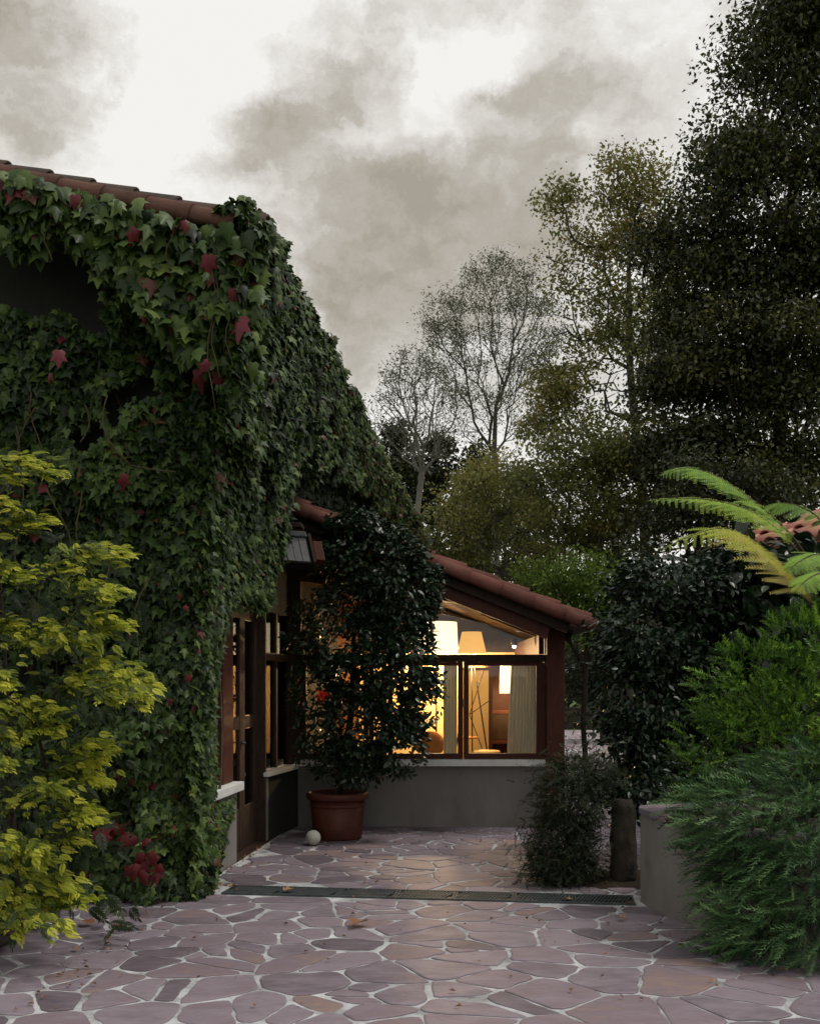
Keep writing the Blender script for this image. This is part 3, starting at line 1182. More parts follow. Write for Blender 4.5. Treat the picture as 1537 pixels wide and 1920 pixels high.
# return side glazing
bm = bmesh.new()
for a_, b__ in ((.101, .15), (.50, .55), (rl - .14, rl - .1)):
    frame_box(bm, *RF, (a_, b__), (-.13, -.06), (.72, 3.0))
frame_box(bm, *RF, (.151, rl - .141), (-.128, -.062), (1.86, 1.94))
w = mesh_bm('window_frame', bm, M['darkwood'], annex)
obj_box('pane', (.15, rl - .14), (-.10, -.094), (.722, 2.9), M['glass'], w, 0, RF)
# gable glazing above the transom
RS = math.tan(math.radians(21.7))               # roof fall to the right
RX0, RZ0 = -1.55, 3.62                           # tile line at its left, at y = 11.3
RY = 11.32


def roof_z(x):
    return RZ0 - (x - RX0) * RS


bm = bmesh.new()
tp = lambda x: min(2.60 - (x - .0) * .14, roof_z(x) - .25)
pts = [(AX0 + .04, Wz1 + .09), (AX1 - .06, Wz1 + .09), (AX1 - .06, tp(AX1)), (AX0 + .04, tp(AX0))]
a = [bm.verts.new((x, AY + .05, z)) for x, z in pts]
bm.faces.new(a)
r0 = bmesh.ops.extrude_face_region(bm, geom=bm.faces[:])
for v in r0['geom']:
    if isinstance(v, bmesh.types.BMVert):
        v.co.y += .006
bmesh.ops.recalc_face_normals(bm, faces=bm.faces)
gw = obj_box('window_frame', (xw(700), xw(706)), (AY + .02, AY + .10), (Wz1 + .09, 2.3), M['redwood'], annex, 0)
mesh_bm('pane', bm, M['glass'], gw)
obj_box('jamb', (AX1 - .06, AX1), (AY + .02, AY + .10), (Wz1 + .09, 2.2), M['redwood'], gw, .004)
# slanting timbers: head of the gable window, then the two barge boards under the tiles
ud = Vector((1, 0, -RS)).normalized()
un = Vector((RS, 0, 1)).normalized()
hd = Vector((1, 0, -.14)).normalized()
bm = bmesh.new()
o = Vector((AX0, AY + .0, 2.60 - AX0 * .14))
frame_box(bm, o, hd, VY, Vector((.14, 0, 1)).normalized(), (0, 2.82), (-.01, .12), (0, .05))
mesh_bm('window_head', bm, M['redwood'], annex)
bm = bmesh.new()
pts = [(AX0, 2.655 - AX0 * .14), (AX1, 2.655 - AX1 * .14 - .0), (AX1, max(roof_z(AX1) - .10, 2.655 - AX1 * .14 + .01)), (AX0, roof_z(AX0) - .10)]
a = [bm.verts.new((x, AY + .02, z)) for x, z in pts]
b_ = [bm.verts.new((x, AY + .1, z)) for x, z in pts]
bm.faces.new(a)
bm.faces.new(b_[::-1])
for i in range(4):
    bm.faces.new([a[i], b_[i], b_[(i + 1) % 4], a[(i + 1) % 4]])
bmesh.ops.recalc_face_normals(bm, faces=bm.faces)
mesh_bm('gable_board', bm, M['darkwood'], annex)
RO = Vector((RX0, RY, RZ0))
RFR = (RO, ud, VY, un)
LL = 3.78
obj_box('barge_board', (-.2, LL - .42), (.10, .16), (-.30, -.115), M['redwood'], annex, .008, RFR)
obj_box('barge_board', (-.2, LL - .25), (.02, .07), (-.17, -.065), M['darkwood'], annex, .006, RFR)
obj_box('beam', (AX1 - .18, AX1 + .24), (AY - .16, AY + .02), (2.203, 2.33), M['redwood'], annex, .008)
bm = bmesh.new()
frame_box(bm, *RFR, (-.6, LL - .05), (.0, 5.6), (-.062, -.02))
aroof = mesh_bm('roof', bm, M['darkwood'], annex)
nt_ = 11
for k in range(nt_):
    d = LL - k * .36
    tile_at(TT, RO + ud * d - VY * .02 + un * -.02, -ud, un - VY * .75, aroof, 1.0)
    tile_at(TT, RO + ud * (d - .06) + VY * .15 + un * .045, -ud - un * .05, un, aroof, .95)
    for j in range(1, 4):
        tile_at(TT, RO + ud * (d - .06) + VY * (.15 + .22 * j) + un * .03, -ud - un * .05, un, aroof, .95)
for k in range(2):                               # rafter ends behind the post
    obj_box('rafter', (LL - 1.1, LL - .08), (.9 + k * 1.0, 1.0 + k * 1.0), (-.17, -.064), M['darkwood'], aroof, 0, RFR)
# room inside
bm = bmesh.new()
box(bm, (-.75, 1.62), (15.6, 15.7), (0, 2.08))
mesh_bm('inner_wall', bm, M['cream'], annex)
bm = bmesh.new()
vs = [bm.verts.new((x, y_, z)) for y_ in (15.58, 15.7) for x, z in ((-.75, 2.081), (1.62, 2.081), (1.62, 2.25), (-.75, 3.2))]
for f in ((0, 1, 2, 3), (7, 6, 5, 4), (0, 4, 5, 1), (1, 5, 6, 2), (2, 6, 7, 3), (3, 7, 4, 0)):
    bm.faces.new([vs[i] for i in f])
mesh_bm('upper_panel', bm, M['darkwood'], annex)
bm = bmesh.new()
box(bm, (-1.74, -.752), (15.2, 15.3), (0, 3.4))
mesh_bm('panelled_wall', bm, M['ochre'], annex)
bm = bmesh.new()
box(bm, (-1.2, 1.6), (12.23, 15.59), (.0, .012))
mesh_bm('inner_floor', bm, M['floor'], annex)
bm = bmesh.new()
box(bm, (1.53, 1.60), (12.15, 15.58), (.02, 2.2))
mesh_bm('end_wall', bm, M['redwood'], annex)


def lamp(loc, power, col=(1, .66, .32), r=.08):
    d = bpy.data.lights.new('bulb', 'POINT')
    d.energy = power
    d.color = col
    d.shadow_soft_size = r
    return d


def shade_lamp(name, label, c, r0, r1, h, mat, power, stem_to=None, hang=None, cat='lamp', legs=False):
    t = thing(name, label, cat, (c[0], c[1], 0 if stem_to is not None else c[2]))
    lathe('lamp_shade', [(r0, -h / 2), (r1, h / 2), (r1 - .008, h / 2), (r0 - .008, -h / 2)], c, M[mat], t, 28)
    if hang:
        tube('cord', [(c[0], c[1], c[2] + h * .4), (c[0], c[1], hang)], .006, M['black'], t)
    if stem_to is not None:
        if legs:
            top = Vector((c[0], c[1], c[2] - h * .3))
            for k in range(3):
                a = .5 + k * 2.1
                tube('leg', [top, (c[0] + .36 * math.cos(a), c[1] + .3 * math.sin(a), .015)], .009, M['black'], t)
        else:
            tube('stem', [(c[0], c[1], .02), (c[0], c[1], c[2] + h * .3)], .011, M['black'], t)
            lathe('base', [(.0, 0), (.13, 0), (.12, .02), (.0, .025)], (c[0], c[1], .013), M['black'], t, 24)
    if power:
        d = lamp(c, power)
        o_ = bpy.data.objects.new('bulb', d)
        COL.objects.link(o_)
        o_.parent = t
        o_.location = Vector(c) - base_of(t) + Vector((0, 0, -h * .55))
    return t


c = at(818, 1196, 15.1)
shade_lamp('floor_lamp', 'large lit white lampshade glowing behind the annexe gable window', c, .31, .29, .44, 'shade_white', 420, stem_to=0)
c = at(884, 1205, 13.1)
shade_lamp('floor_lamp', 'lit yellow tapered lampshade on thin black tripod legs behind the window mullion', c, .18, .12, .26, 'shade_yellow', 190, stem_to=0, legs=True)
c = at(951, 1272, 14.8)
shade_lamp('table_lamp', 'small lit white lamp in front of the dark cabinet beside the curtain', c, .11, .1, .42, 'shade_white', 30)
c = at(612, 1250, 14.9)
shade_lamp('floor_lamp', 'lit white lampshade half hidden behind the potted camellia', c, .2, .18, .3, 'shade_white', 260, stem_to=0)
c = at(572, 1130, 14.6)
t = shade_lamp('pendant_lamp', 'dim orange pendant lampshade high behind the camellia near the corner', c, .26, .24, .3, 'shade_orange', 90, hang=3.3)
c = at(447, 1201, 13.2)
shade_lamp('pendant_lamp', 'lit white box lamp seen through the glazed door', c, .12, .12, .17, 'shade_white', 260, hang=2.69)
c = at(463, 1168, 12.3)
shade_lamp('pendant_lamp', 'orange drum lampshade seen at the top of the glazed door', c, .05, .05, .2, 'shade_orange', 0, hang=2.69)
c = at(964, 1212, 13.4)
t = thing('spotlight', 'small white spotlight shining under the annexe ceiling', 'spotlight', c)
bm = bmesh.new()
bmesh.ops.create_uvsphere(bm, u_segments=12, v_segments=8, radius=.026)
bmesh.ops.translate(bm, verts=bm.verts, vec=c)
mesh_bm('bulb', bm, M['bulb'], t)
lathe('housing', [(.04, .0), (.045, .03), (.03, .09), (0, .1)], (c[0], c[1] + .01, c[2] + .01), M['black'], t, 16)

# cabinet, table, stool, chair in the room
cab = thing('cabinet', 'dark wooden glass fronted cabinet behind the right hand curtain', 'cabinet', (1.25, 15.2, 0))
bm = bmesh.new()
cx0, cx1, cy0 = 1.08, 1.50, 14.95
box(bm, (cx0, cx0 + .05), (cy0, cy0 + .35), (.012, 2.0))
box(bm, (cx1 - .05, cx1), (cy0, cy0 + .35), (.012, 2.0))
box(bm, (cx0 + .051, cx1 - .051), (cy0 + .30, cy0 + .345), (.012, 1.93))
for z in (.02, .78, 1.20, 1.94):
    box(bm, (cx0 + .051, cx1 - .051), (cy0 + .003, cy0 + .347), (z, z + .05))
mesh_bm('carcass', bm, M['redwood'], cab)
obj_box('door', (cx0 + .055, cx1 - .055), (cy0 + .01, cy0 + .03), (.835, 1.195), M['darkwood'], cab, .004)
for k in range(9):
    obj_box('book', (cx0 + .06 + k * .032, cx0 + .087 + k * .032), (cy0 + .05, cy0 + .22), (.072, .40 + .08 * random.random()), M['redwood' if k % 3 else 'ochre'], cab, 0)
scr = thing('standing_screen', 'tall cream panelled screen standing inside the annexe window', 'screen', (.75, 14.6, 0))
obj_box('panel', (xw(868) * 1.2, xw(918) * 1.19), (14.5, 14.53), (.013, 1.80), M['cream'], scr, 0)
obj_box('rail', (xw(868) * 1.2 - .01, xw(918) * 1.19 + .01), (14.48, 14.55), (1.80, 1.84), M['redwood'], scr, 0)
obj_box('post', (xw(918) * 1.19 + .002, xw(918) * 1.19 + .05), (14.48, 14.55), (.013, 1.95), M['redwood'], scr, 0)
tb = thing('side_table', 'round wooden side table on a thin black leg below the window mullion', 'table', (.66, 13.0, 0))
lathe('tabletop', [(0, 0), (.15, 0), (.155, .02), (0, .022)], (.68, 13.0, .95), M['ochre'], tb, 28)
tube('leg', [(.68, 13.0, .02), (.68, 13.0, .95)], .015, M['black'], tb)
lathe('base', [(0, 0), (.14, 0), (.13, .02), (0, .025)], (.68, 13.0, .013), M['black'], tb, 20)
st = thing('stool', 'low round cream stool just inside the annexe window', 'stool', (.92, 12.9, 0))
lathe('seat', [(0, 0), (.16, .0), (.18, .03), (.16, .06), (0, .065)], (.92, 12.9, .75), M['cream'], st, 28)
for k in range(3):
    a = k * 2.1
    tube('leg', [(.92 + .1 * math.cos(a), 12.9 + .1 * math.sin(a), .75), (.92 + .15 * math.cos(a), 12.9 + .15 * math.sin(a), .013)], .012, M['black'], st)
ch = thing('chair', 'pale round backed chair inside the window beside the camellia', 'chair', (.22, 13.2, 0))
lathe('seat', [(0, 0), (.2, 0), (.21, .03), (.19, .05), (0, .05)], (.24, 13.2, .62), M['ochre'], ch, 24)
bm = bmesh.new()
bmesh.ops.create_uvsphere(bm, u_segments=16, v_segments=10, radius=.19)
for v in bm.verts:
    v.co = Vector((v.co.x + .24, v.co.y * .15 + 13.02, v.co.z * .85 + .88))
mesh_bm('backrest', bm, M['ochre'], ch, True)
for k in range(4):
    a = .78 + k * PI / 2
    tube('leg', [(.24 + .15 * math.cos(a), 13.2 + .15 * math.sin(a), .62), (.24 + .2 * math.cos(a), 13.2 + .2 * math.sin(a), .013)], .014, M['darkwood'], ch)
ws = thing('wire_stand', 'thin black wire stand leaning in front of the cream screen', 'stand', (.75, 13.6, 0))
pA = at(880, 1340, 13.6)
for k, (px, py) in enumerate(((920, 1312), (903, 1402), (907, 1256))):
    tube('rod', [pA, at(px, py, 13.6)], .006, M['black'], ws)
tube('foot', [at(903, 1402, 13.6), Vector((at(903, 1402, 13.6).x + .05, 13.65, .013))], .006, M['black'], ws)


def curtain(label, x0, x1, y, z0, z1, folds, slant=0.0):
    t = thing('curtain', label, 'curtain', ((x0 + x1) / 2, y, z0))
    n, V, Fc = folds * 8, [], []
    for j in range(7):
        f = j / 6
        for i in range(n + 1):
            u = i / n
            xx = x0 + slant * f + (x1 - x0 - slant * f) * u
            ph = u * folds * 2 * PI
            V.append((xx, y + .034 * math.sin(ph + .5 * math.sin(3 * f + u * 9)) + .008 * math.sin(ph * 2.3 + j), z0 + (z1 - z0) * f))
    for j in range(6):
        for i in range(n):
            a = j * (n + 1) + i
            Fc.append((a, a + 1, a + n + 2, a + n + 1))
    me = mesh_np('cloth', V, Fc)
    me.polygons.foreach_set('use_smooth', np.ones(len(me.polygons), bool))
    link('cloth', me, M['linen'], t)
    tube('curtain_rod', [(x0 - .02, y, z1 + .01), (x1 + .02, y, z1 + .01)], .008, M['black'], t)
    return t


curtain('wide pleated grey linen curtain at the right end of the annexe window', xw(953), xw(1008), AY + .19, .79, 1.84, 8, .05)
curtain('narrow grey linen curtain left of the central window mullion', xw(832), xw(858), AY + .19, .82, 1.84, 4)

# ================================================================== SMALL THINGS IN THE COURTYARD
# drain channel
dr = thing('drain_channel', 'narrow dark iron drain grating crossing the stone paving', 'drain', (0, 8.1, 0))
dA, dB = Vector((-1.42, 8.30, 0)), Vector((1.66, 7.885, 0))
du = (dB - dA).normalized()
dv = Vector((-du.y, du.x, 0))
DL = (dB - dA).length
bm = bmesh.new()
frame_box(bm, dA, du, dv, VZ, (0, DL), (-.135, .135), (-.02, .003))
mesh_bm('channel', bm, M['black'], dr)
for s_ in (-1, 1):
    obj_box('frame_rail', (0, DL), tuple(sorted((s_ * .137, s_ * .158))), (-.01, .016), M['iron'], dr, .002, (dA, du, dv, VZ))
npan = 7
for k in range(npan):
    s0, s1 = DL * k / npan + .004, DL * (k + 1) / npan - .004
    bm = bmesh.new()
    frame_box(bm, dA, du, dv, VZ, (s0, s0 + .012), (-.132, .132), (.004, .014))
    frame_box(bm, dA, du, dv, VZ, (s1 - .012, s1), (-.132, .132), (.004, .014))
    frame_box(bm, dA, du, dv, VZ, (s0 + .013, s1 - .013), (-.005, .005), (.004, .012))
    x = s0 + .025
    bu = (du + dv * .25).normalized()
    while x < s1 - .03:
        frame_box(bm, dA + du * x, du, (dv + du * .22), VZ, (-.006, .006), (-.130, .130), (.0045, .0135))
        x += .026
    p = mesh_bm('grate_panel', bm, M['iron'], dr)

# stone ball
bm = bmesh.new()
bmesh.ops.create_uvsphere(bm, u_segments=32, v_segments=20, radius=.076)
for v in bm.verts:
    v.co *= 1 + .02 * mnoise.noise(v.co * 18)
c = at(587, 1577, 10.6)
bmesh.ops.translate(bm, verts=bm.verts, vec=(c.x, 10.6, .082))
tag(mesh_bm('stone_ball', bm, M['ball'], None, True), 'pale grey stone ball lying on the paving in front of the terracotta pot', 'ball')

# terracotta pot and camellia
PC = Vector(((633 - CX) / F * 11.1, 11.1, 0))
pot = thing('terracotta_pot', 'large red brown terracotta pot holding the camellia by the annexe wall', 'pot', PC)
lathe('bowl', [(0, .008), (.245, .008), (.255, .03), (.285, .42), (.27, .42), (.25, .35), (0, .35)], PC, M['terracotta'], pot, 48)
lathe('rim', [(.288, .415), (.315, .42), (.325, .44), (.325, .475), (.318, .487), (.30, .49), (.285, .485), (.275, .43)], PC, M['terracotta'], pot, 48)
lathe('rib', [(.281, .345), (.291, .35), (.292, .37), (.283, .378)], PC, M['terracotta'], pot, 48)
lathe('soil_fill', [(0, .36), (.262, .36), (.262, .40), (0, .415)], PC, M['soil'], pot, 24)

cam_ells = [E(680, 1060, 11.0, 95, 105, .42), E(740, 1110, 10.9, 85, 110, .40), E(640, 1200, 11.0, 85, 90, .35, 4), E(725, 1240, 10.85, 95, 110, .42, 9),
            E(770, 1290, 10.9, 60, 90, .3, 4), E(690, 1350, 10.9, 100, 85, .38, 7), E(650, 1010, 11.0, 50, 50, .3), E(615, 1410, 11.0, 60, 50, .3, 1.2), E(750, 1400, 10.8, 45, 55, .25, 2),
            E(660, 1430, 10.95, 70, 45, .3, 2.5), E(590, 1300, 11.1, 45, 100, .25, 2.2), E(570, 1180, 11.1, 35, 60, .22, .9), E(800, 1100, 10.9, 30, 40, .2, 1)]
cml = thing('camellia', 'tall dark glossy camellia shrub growing in the terracotta pot before the lit windows', 'shrub', PC + VZ * .4)
tg = np.concatenate([in_ell(c_, r, int(10 + 5 * w_), .35)[0] for c_, r, w_ in cam_ells])
nodes, par, cnt = skeleton([PC + VZ * .38, PC + Vector((.03, 0, .6)), PC + Vector((.08, -.02, .9)), PC + Vector((.14, -.03, 1.3)), PC + Vector((.16, -.03, 1.8)), PC + Vector((.18, -.05, 2.4))], tg, bf=.3, step=.18, jit=.12)
link('trunk', limbs_mesh('trunk', nodes, par, .0035 * cnt ** .5), M['bark'], cml)
P, D = [], []
for c_, r, w_ in cam_ells:
    n = int(470 * w_)
    p, d = in_ell(c_, r, n, .45)
    k = fbm(p[:, 0] * 3 + p[:, 1], p[:, 2] * 3, 2.3, 5)
    keep = k > np.where((p[:, 2] < 2.3) & (p[:, 0] < -.42), -.36, -.42) + .25 * rng.random(n)
    P.append(p[keep])
    D.append(d[keep])
P, D = np.concatenate(P), np.concatenate(D)
n = len(P)
P += rnd(n, .025)
T = D * np.array((1, 1, .4)) + rnd(n, .6) + np.array((0, 0, -.25))
N = D * .8 + rnd(n, .5) + np.array((0, 0, .75))
foliage('leaf', 'camellia_leaf', [tpl_leaf(.25, .12, .05), tpl_leaf(.22, .2, .07)], P, T, N, rng.uniform(.05, .085, n), np.clip(rng.normal(.45, .22, n), 0, 1), M['camellia'], cml)
# the red flower on it
fl = at(602, 1302, 10.6)
n = 30
d = norm(rng.normal(size=(n, 3)))
me_items = [xf(tpl_leaf(.14, .2, .05), fl, dd, (0, 0, 1.01), .095 * random.uniform(.7, 1.1)) for dd in d]
v, f = join_tpl(me_items)
tag(link('flower', mesh_np('flower', v, f, np.full(len(v), .6)), M['red_petal'], cml), 'bright red spiky flower')

# lantern on the house wall
LC = at(549, 1028, 10.3)
lan = thing('wall_lantern', 'slate fronted wall lantern jutting from the ivy beneath the clay tiles', 'lantern', LC)
lu, lv_, lw = Vector((.94, .10, -.10)).normalized(), Vector((.2, .3, 1)).normalized(), None
lw = lu.cross(lv_).normalized()
lv_ = lw.cross(lu).normalized()
if lw.y > 0:
    lw = -lw
LFR = (LC, lu, lv_, lw)
LFR = (LC, Vector((1, .05, -.06)).normalized(), Vector((-.24, .34, 1)).normalized(), Vector((.05, -1, .34)).normalized())
obj_box('body', (-.17, .17), (-.15, .17), (-.16, -.012), M['black'], lan, .01, LFR)
for k in range(4):
    obj_box('slat', (-.145 + k * .073, -.145 + k * .073 + .069), (-.14, .12), (-.010, .006 + .004 * (k % 2)), M['slate'], lan, .003, LFR)
obj_box('hood', (-.17, .16), (.123, .185), (-.10, .03), M['iron'], lan, .012, LFR)
obj_box('side_flap', (.171, .20), (-.15, .165), (-.20, .03), M['darkwood'], lan, .006, LFR)
obj_box('side_flap', (.21, .30), (-.06, .15), (-.22, -.10), M['redwood'], lan, .006, LFR)
br = at(530, 992, 10.6)
obj_box('bracket_board', (br.x - .22, br.x + .20), (10.45, 10.75), (br.z, br.z + .045), M['darkwood'], lan, .006)

# ================================================================== PLANTER ON THE RIGHT
PATH = [(2.9, 8.28), (2.3, 8.22), (1.86, 8.10), (1.71, 7.92), (1.745, 7.5), (1.84, 7.1), (2.0, 6.75), (2.27, 6.45), (2.65, 6.25), (3.2, 6.12), (4.2, 6.05)]


def smooth_path(p, k=5):
    o = []
    for i in range(len(p) - 1):
        a, b, c, d = p[max(i - 1, 0)], p[i], p[i + 1], p[min(i + 2, len(p) - 1)]
        for q in range(k):
            t = q / k
            o.append(tuple(.5 * (2 * b[j] + (c[j] - a[j]) * t + (2 * a[j] - 5 * b[j] + 4 * c[j] - d[j]) * t * t + (3 * b[j] - a[j] - 3 * c[j] + d[j]) * t ** 3) for j in (0, 1)))
    o.append(p[-1])
    return o


def wall_strip(path, off0, off1, z0, z1):
    bm = bmesh.new()
    rings = []
    for i, (x, y) in enumerate(path):
        a, b = path[max(i - 1, 0)], path[min(i + 1, len(path) - 1)]
        d = Vector((b[0] - a[0], b[1] - a[1], 0)).normalized()
        nr = Vector((-d.y, d.x, 0))
        rings.append([bm.verts.new(Vector((x, y, z)) + nr * of) for of, z in ((off0, z0), (off0, z1), (off1, z1), (off1, z0))])
    for r0_, r1_ in zip(rings, rings[1:]):
        for k in range(4):
            bm.faces.new([r0_[k], r0_[(k + 1) % 4], r1_[(k + 1) % 4], r1_[k]])
    bm.faces.new(rings[0])
    bm.faces.new(rings[-1][::-1])
    bmesh.ops.recalc_face_normals(bm, faces=bm.faces)
    return bm


SPATH = smooth_path(PATH)
plw = thing('planter_wall', 'curved grey rendered planter wall on the right holding the conifers', 'wall', (2.0, 7.0, 0))
mesh_bm('wall', wall_strip(SPATH, 0, .16, 0, .655), M['concrete'], plw, False)
for k in range(0, len(SPATH) - 1, 4):            # cap stones, one by one
    seg = SPATH[k:k + 5]
    if len(seg) > 1:
        seg = [tuple(Vector(seg[0]).lerp(Vector(seg[1]), .03))] + seg[1:-1] + [tuple(Vector(seg[-1]).lerp(Vector(seg[-2]), .03))]
        mesh_bm('cap_stone', wall_strip(seg, -.012 - .008 * random.random(), .172, .657, .69 + .008 * random.random()), M['stone'], plw)
bm = bmesh.new()
ins = [(x + .1, y + .1) for x, y in SPATH]
top = [bm.verts.new((x, y, .60)) for x, y in ins] + [bm.verts.new((4.6, 6.2, .62)), bm.verts.new((4.6, 8.3, .65))]
bm.faces.new(top)
mesh_bm('soil_fill', bm, M['soil'], plw)

# weathered stone post beside it
bm = bmesh.new()
bmesh.ops.create_grid(bm, x_segments=1, y_segments=1, size=.1)
bm.clear()
rings, sg = [], 26
pb = at(1170, 1660, 8.55)
for j in range(13):
    z = .02 + j * .055
    rr_ = (.118 - .0015 * j) * (1 if j < 12 else .8)
    ring = []
    for k in range(sg):
        a = 2 * PI * k / sg
        p = Vector((math.cos(a) * rr_ * .95, math.sin(a) * rr_, z))
        q_ = 1 + .16 * mnoise.noise(p * 7 + Vector((4, 1, 2))) + .16 * mnoise.noise(p * 16) + .07 * mnoise.noise(p * 40)
        ring.append(bm.verts.new((pb.x + p.x * q_ + .004 * math.sin(j * .9), 8.6 + p.y * q_, z)))
    rings.append(ring)
for a, b_ in zip(rings, rings[1:]):
    for k in range(sg):
        bm.faces.new([a[k], a[(k + 1) % sg], b_[(k + 1) % sg], b_[k]])
bm.faces.new(rings[-1])
bm.faces.new(rings[0][::-1])
tag(mesh_bm('stone_post', bm, M['rock'], None, True), 'rough weathered stone post standing left of the grey planter wall', 'post')

# ================================================================== RIGHT HOUSE
rh = thing('low_house', 'low house with pink clay tiled roof behind the tree fern on the right', 'house', (6, 13, 0))
eA, eB = at(1330, 1022, 12.2), at(1640, 1012, 10.2)       # eave, left end and right
bm = bmesh.new()
wA, wB = Vector((eA.x + .55, eA.y + .25, 0)), Vector((eB.x + .3, eB.y + .55, 0))
wu = (wB - wA).normalized()
wn_ = Vector((wu.y, -wu.x, 0))
frame_box(bm, wA, wu, -wn_, VZ, (0, (wB - wA).length), (0, .25), (0, eB.z - .08))
frame_box(bm, wA, -wn_, wu, VZ, (.252, 5), (0, .25), (0, eB.z - .1))
bmesh.ops.recalc_face_normals(bm, faces=bm.faces)
mesh_bm('wall', bm, M['plaster'], rh)
eu = (eB - eA)
eu.z = 0
EL = eu.length
eu.normalize()
en = Vector((-eu.y, eu.x, 0))
if en.y < 0:
    en = -en
rise = .42
rup = (en + VZ * rise).normalized()
rnn = (VZ - en * rise).normalized()
ez = (eA.z + eB.z) / 2
eO = Vector((eA.x, eA.y, ez))
bm = bmesh.new()
va = [eO, eO + eu * (EL + 2), eO + eu * (EL + 2) + rup * 3.6, eO + eu * 3.4 + rup * 3.6]
lo = [bm.verts.new(p - rnn * .05) for p in va]
hi = [bm.verts.new(p - rnn * .015) for p in va]
bm.faces.new(lo[::-1])
bm.faces.new(hi)
for i in range(4):
    bm.faces.new([lo[i], lo[(i + 1) % 4], hi[(i + 1) % 4], hi[i]])
bmesh.ops.recalc_face_normals(bm, faces=bm.faces)
rroof = mesh_bm('roof', bm, M['tile_pink'], rh)
# gentle half-round tiles, row by row
ntile = 0
for j in range(10):
    d = j * .36
    x = d * .95
    while x < EL + 1.2:
        p = eO + eu * x + rup * (d - .06) + rnn * .0
        vpx = p.x / p.y * F + CX
        if vpx < 1600 and ntile < 295:
            tile_at(TP, p, rup + rnn * -.06, rnn, rroof, random.uniform(.95, 1.03)).rotation_euler.rotate_axis('Y', random.gauss(0, .03))
            ntile += 1
        x += .245
obj_box('eave_board', (0.1, EL + 1.5), (.02, .06), (-.16, -.055), M['darkwood'], rh, 0, (eO, eu, rup, rnn))

# ================================================================== PLANTS
IV = [tpl_ivy(.15, .14, .92), tpl_ivy(.32, .08, .8), tpl_ivy(.08, .25, 1.0), tpl_ivy(.28, .3, .62), tpl_ivy(.4, .18, .72)]
IVT = (.05, .25, .4, .55, .7, .84, .92)


def ivy_tint(n, red=.03, c=.38, s=.16):
    t = np.clip(rng.normal(c, s, n), 0, .74)
    r = rng.random(n) < red
    t[r] = rng.uniform(.8, .95, r.sum())
    return t


def ivy_frames(n, outw, sag=.55, lat=.45):
    """leaves overlap like shingles: face outwards and up, tips down"""
    N = np.asarray(outw) + rnd(n, .42) + np.array((0, 0, .55))
    T = np.array((0, 0, -1.0)) + np.asarray(outw) * sag + rng.normal(0, lat, (n, 3))
    return T, N


# --- ivy on the gable
iv1 = thing('ivy', 'dense ivy covering the gable wall of the old house behind the golden shrub', 'ivy', (-2.6, 8.0, 0))
n = 16500
x = rng.uniform(-3.6, -1.5, n)
z = rng.uniform(.05, 4.75, n)
px = x / 7.9 * F + CX
topz = np.where(px < 205, 4.28 + .05 * np.sin(px / 17) + .06 * np.sin(px / 41), 4.9)
keep = (z < topz) & (fbm(x, z, 2.6, 11) > -.95 + .3 * rng.random(n))
x, z = x[keep], z[keep]
n = len(x)
th = .06 + .17 * np.clip(fbm(x, z, 2.0, 3) + .9, 0, 2.2) + .10 * rng.random(n)
corner = np.clip((x + 1.95) / .4, 0, 1)
y = 8.08 - th * (1 - .5 * corner)
T, N = ivy_frames(n, np.array((.12, -1, 0)))
S = rng.uniform(.04, .108, n) * np.where(z > 3.2, 1.12, 1.0)
foliage('leaf', 'ivy_leaf', IV, np.stack([x, y, z], 1), T, N, S, np.clip(ivy_tint(n, .015, .33) + np.where(fbm(x, z, 1.2, 77) > .2, .10, -.04), 0, .95), M['ivy'], iv1, tints=IVT)
# pinnate-looking climber strands and stems
for k in range(9):
    x0, z0 = random.uniform(-3.0, -1.8), random.uniform(.3, 1.5)
    pts = [(x0 + .25 * math.sin(q * .9 + k) * .4 + q * random.uniform(-.05, .06), 8.02, z0 + q * .35) for q in range(8)]
    tube('stem', pts, [.014 - .001 * q for q in range(8)], M['stem'], iv1)
for a, b_, sag in (((200, 745), (245, 872), 30), ((160, 760), (150, 830), -14), ((245, 872), (330, 885), 12)):
    A, B = at(*a, 7.6), at(*b_, 7.62)
    tube('stem', [A.lerp(B, q / 8) + Vector((-.1 * math.sin(PI * q / 8) * sag / 30, 0, 0)) for q in range(9)], .005, M['stem'], iv1, 5)

for k in range(10):
    x0, z0 = random.uniform(-2.9, -1.7), random.uniform(2.2, 3.9)
    tube('stem', [(x0 + .05 * math.sin(q * .8 + k) + q * .02 * (k % 3 - 1), 7.66 + .02 * math.sin(q + k), z0 - q * .11) for q in range(8)], .0045, M['stem'], iv1, 5)

# --- ivy hanging from the roof edge
iv2 = thing('ivy', 'ivy with large leaves trailing from the tiled roof edge over the dark gable', 'ivy', (-2.0, 7.45, 4.5))


def verge_z(x):
    return EAVE_Z + (V_E.x - x) * SL


n = 1900
x = rng.uniform(-3.3, -1.05, n)
px = x / 7.4 * F + CX
Lh = np.where(px < 215, .36 + .10 * np.sin(px / 23) + .06 * np.sin(px / 9), np.where(px < 330, .55 + (px - 215) / 115 * .35, .95))
u = rng.random(n) ** .85
z = verge_z(x) - .13 - u * Lh + .05
y = 7.42 + .10 * u + rng.normal(0, .05, n) - .05 * fbm(x, z, 3, 8)
T, N = ivy_frames(n, np.array((.1, -1, 0)), .35, .4)
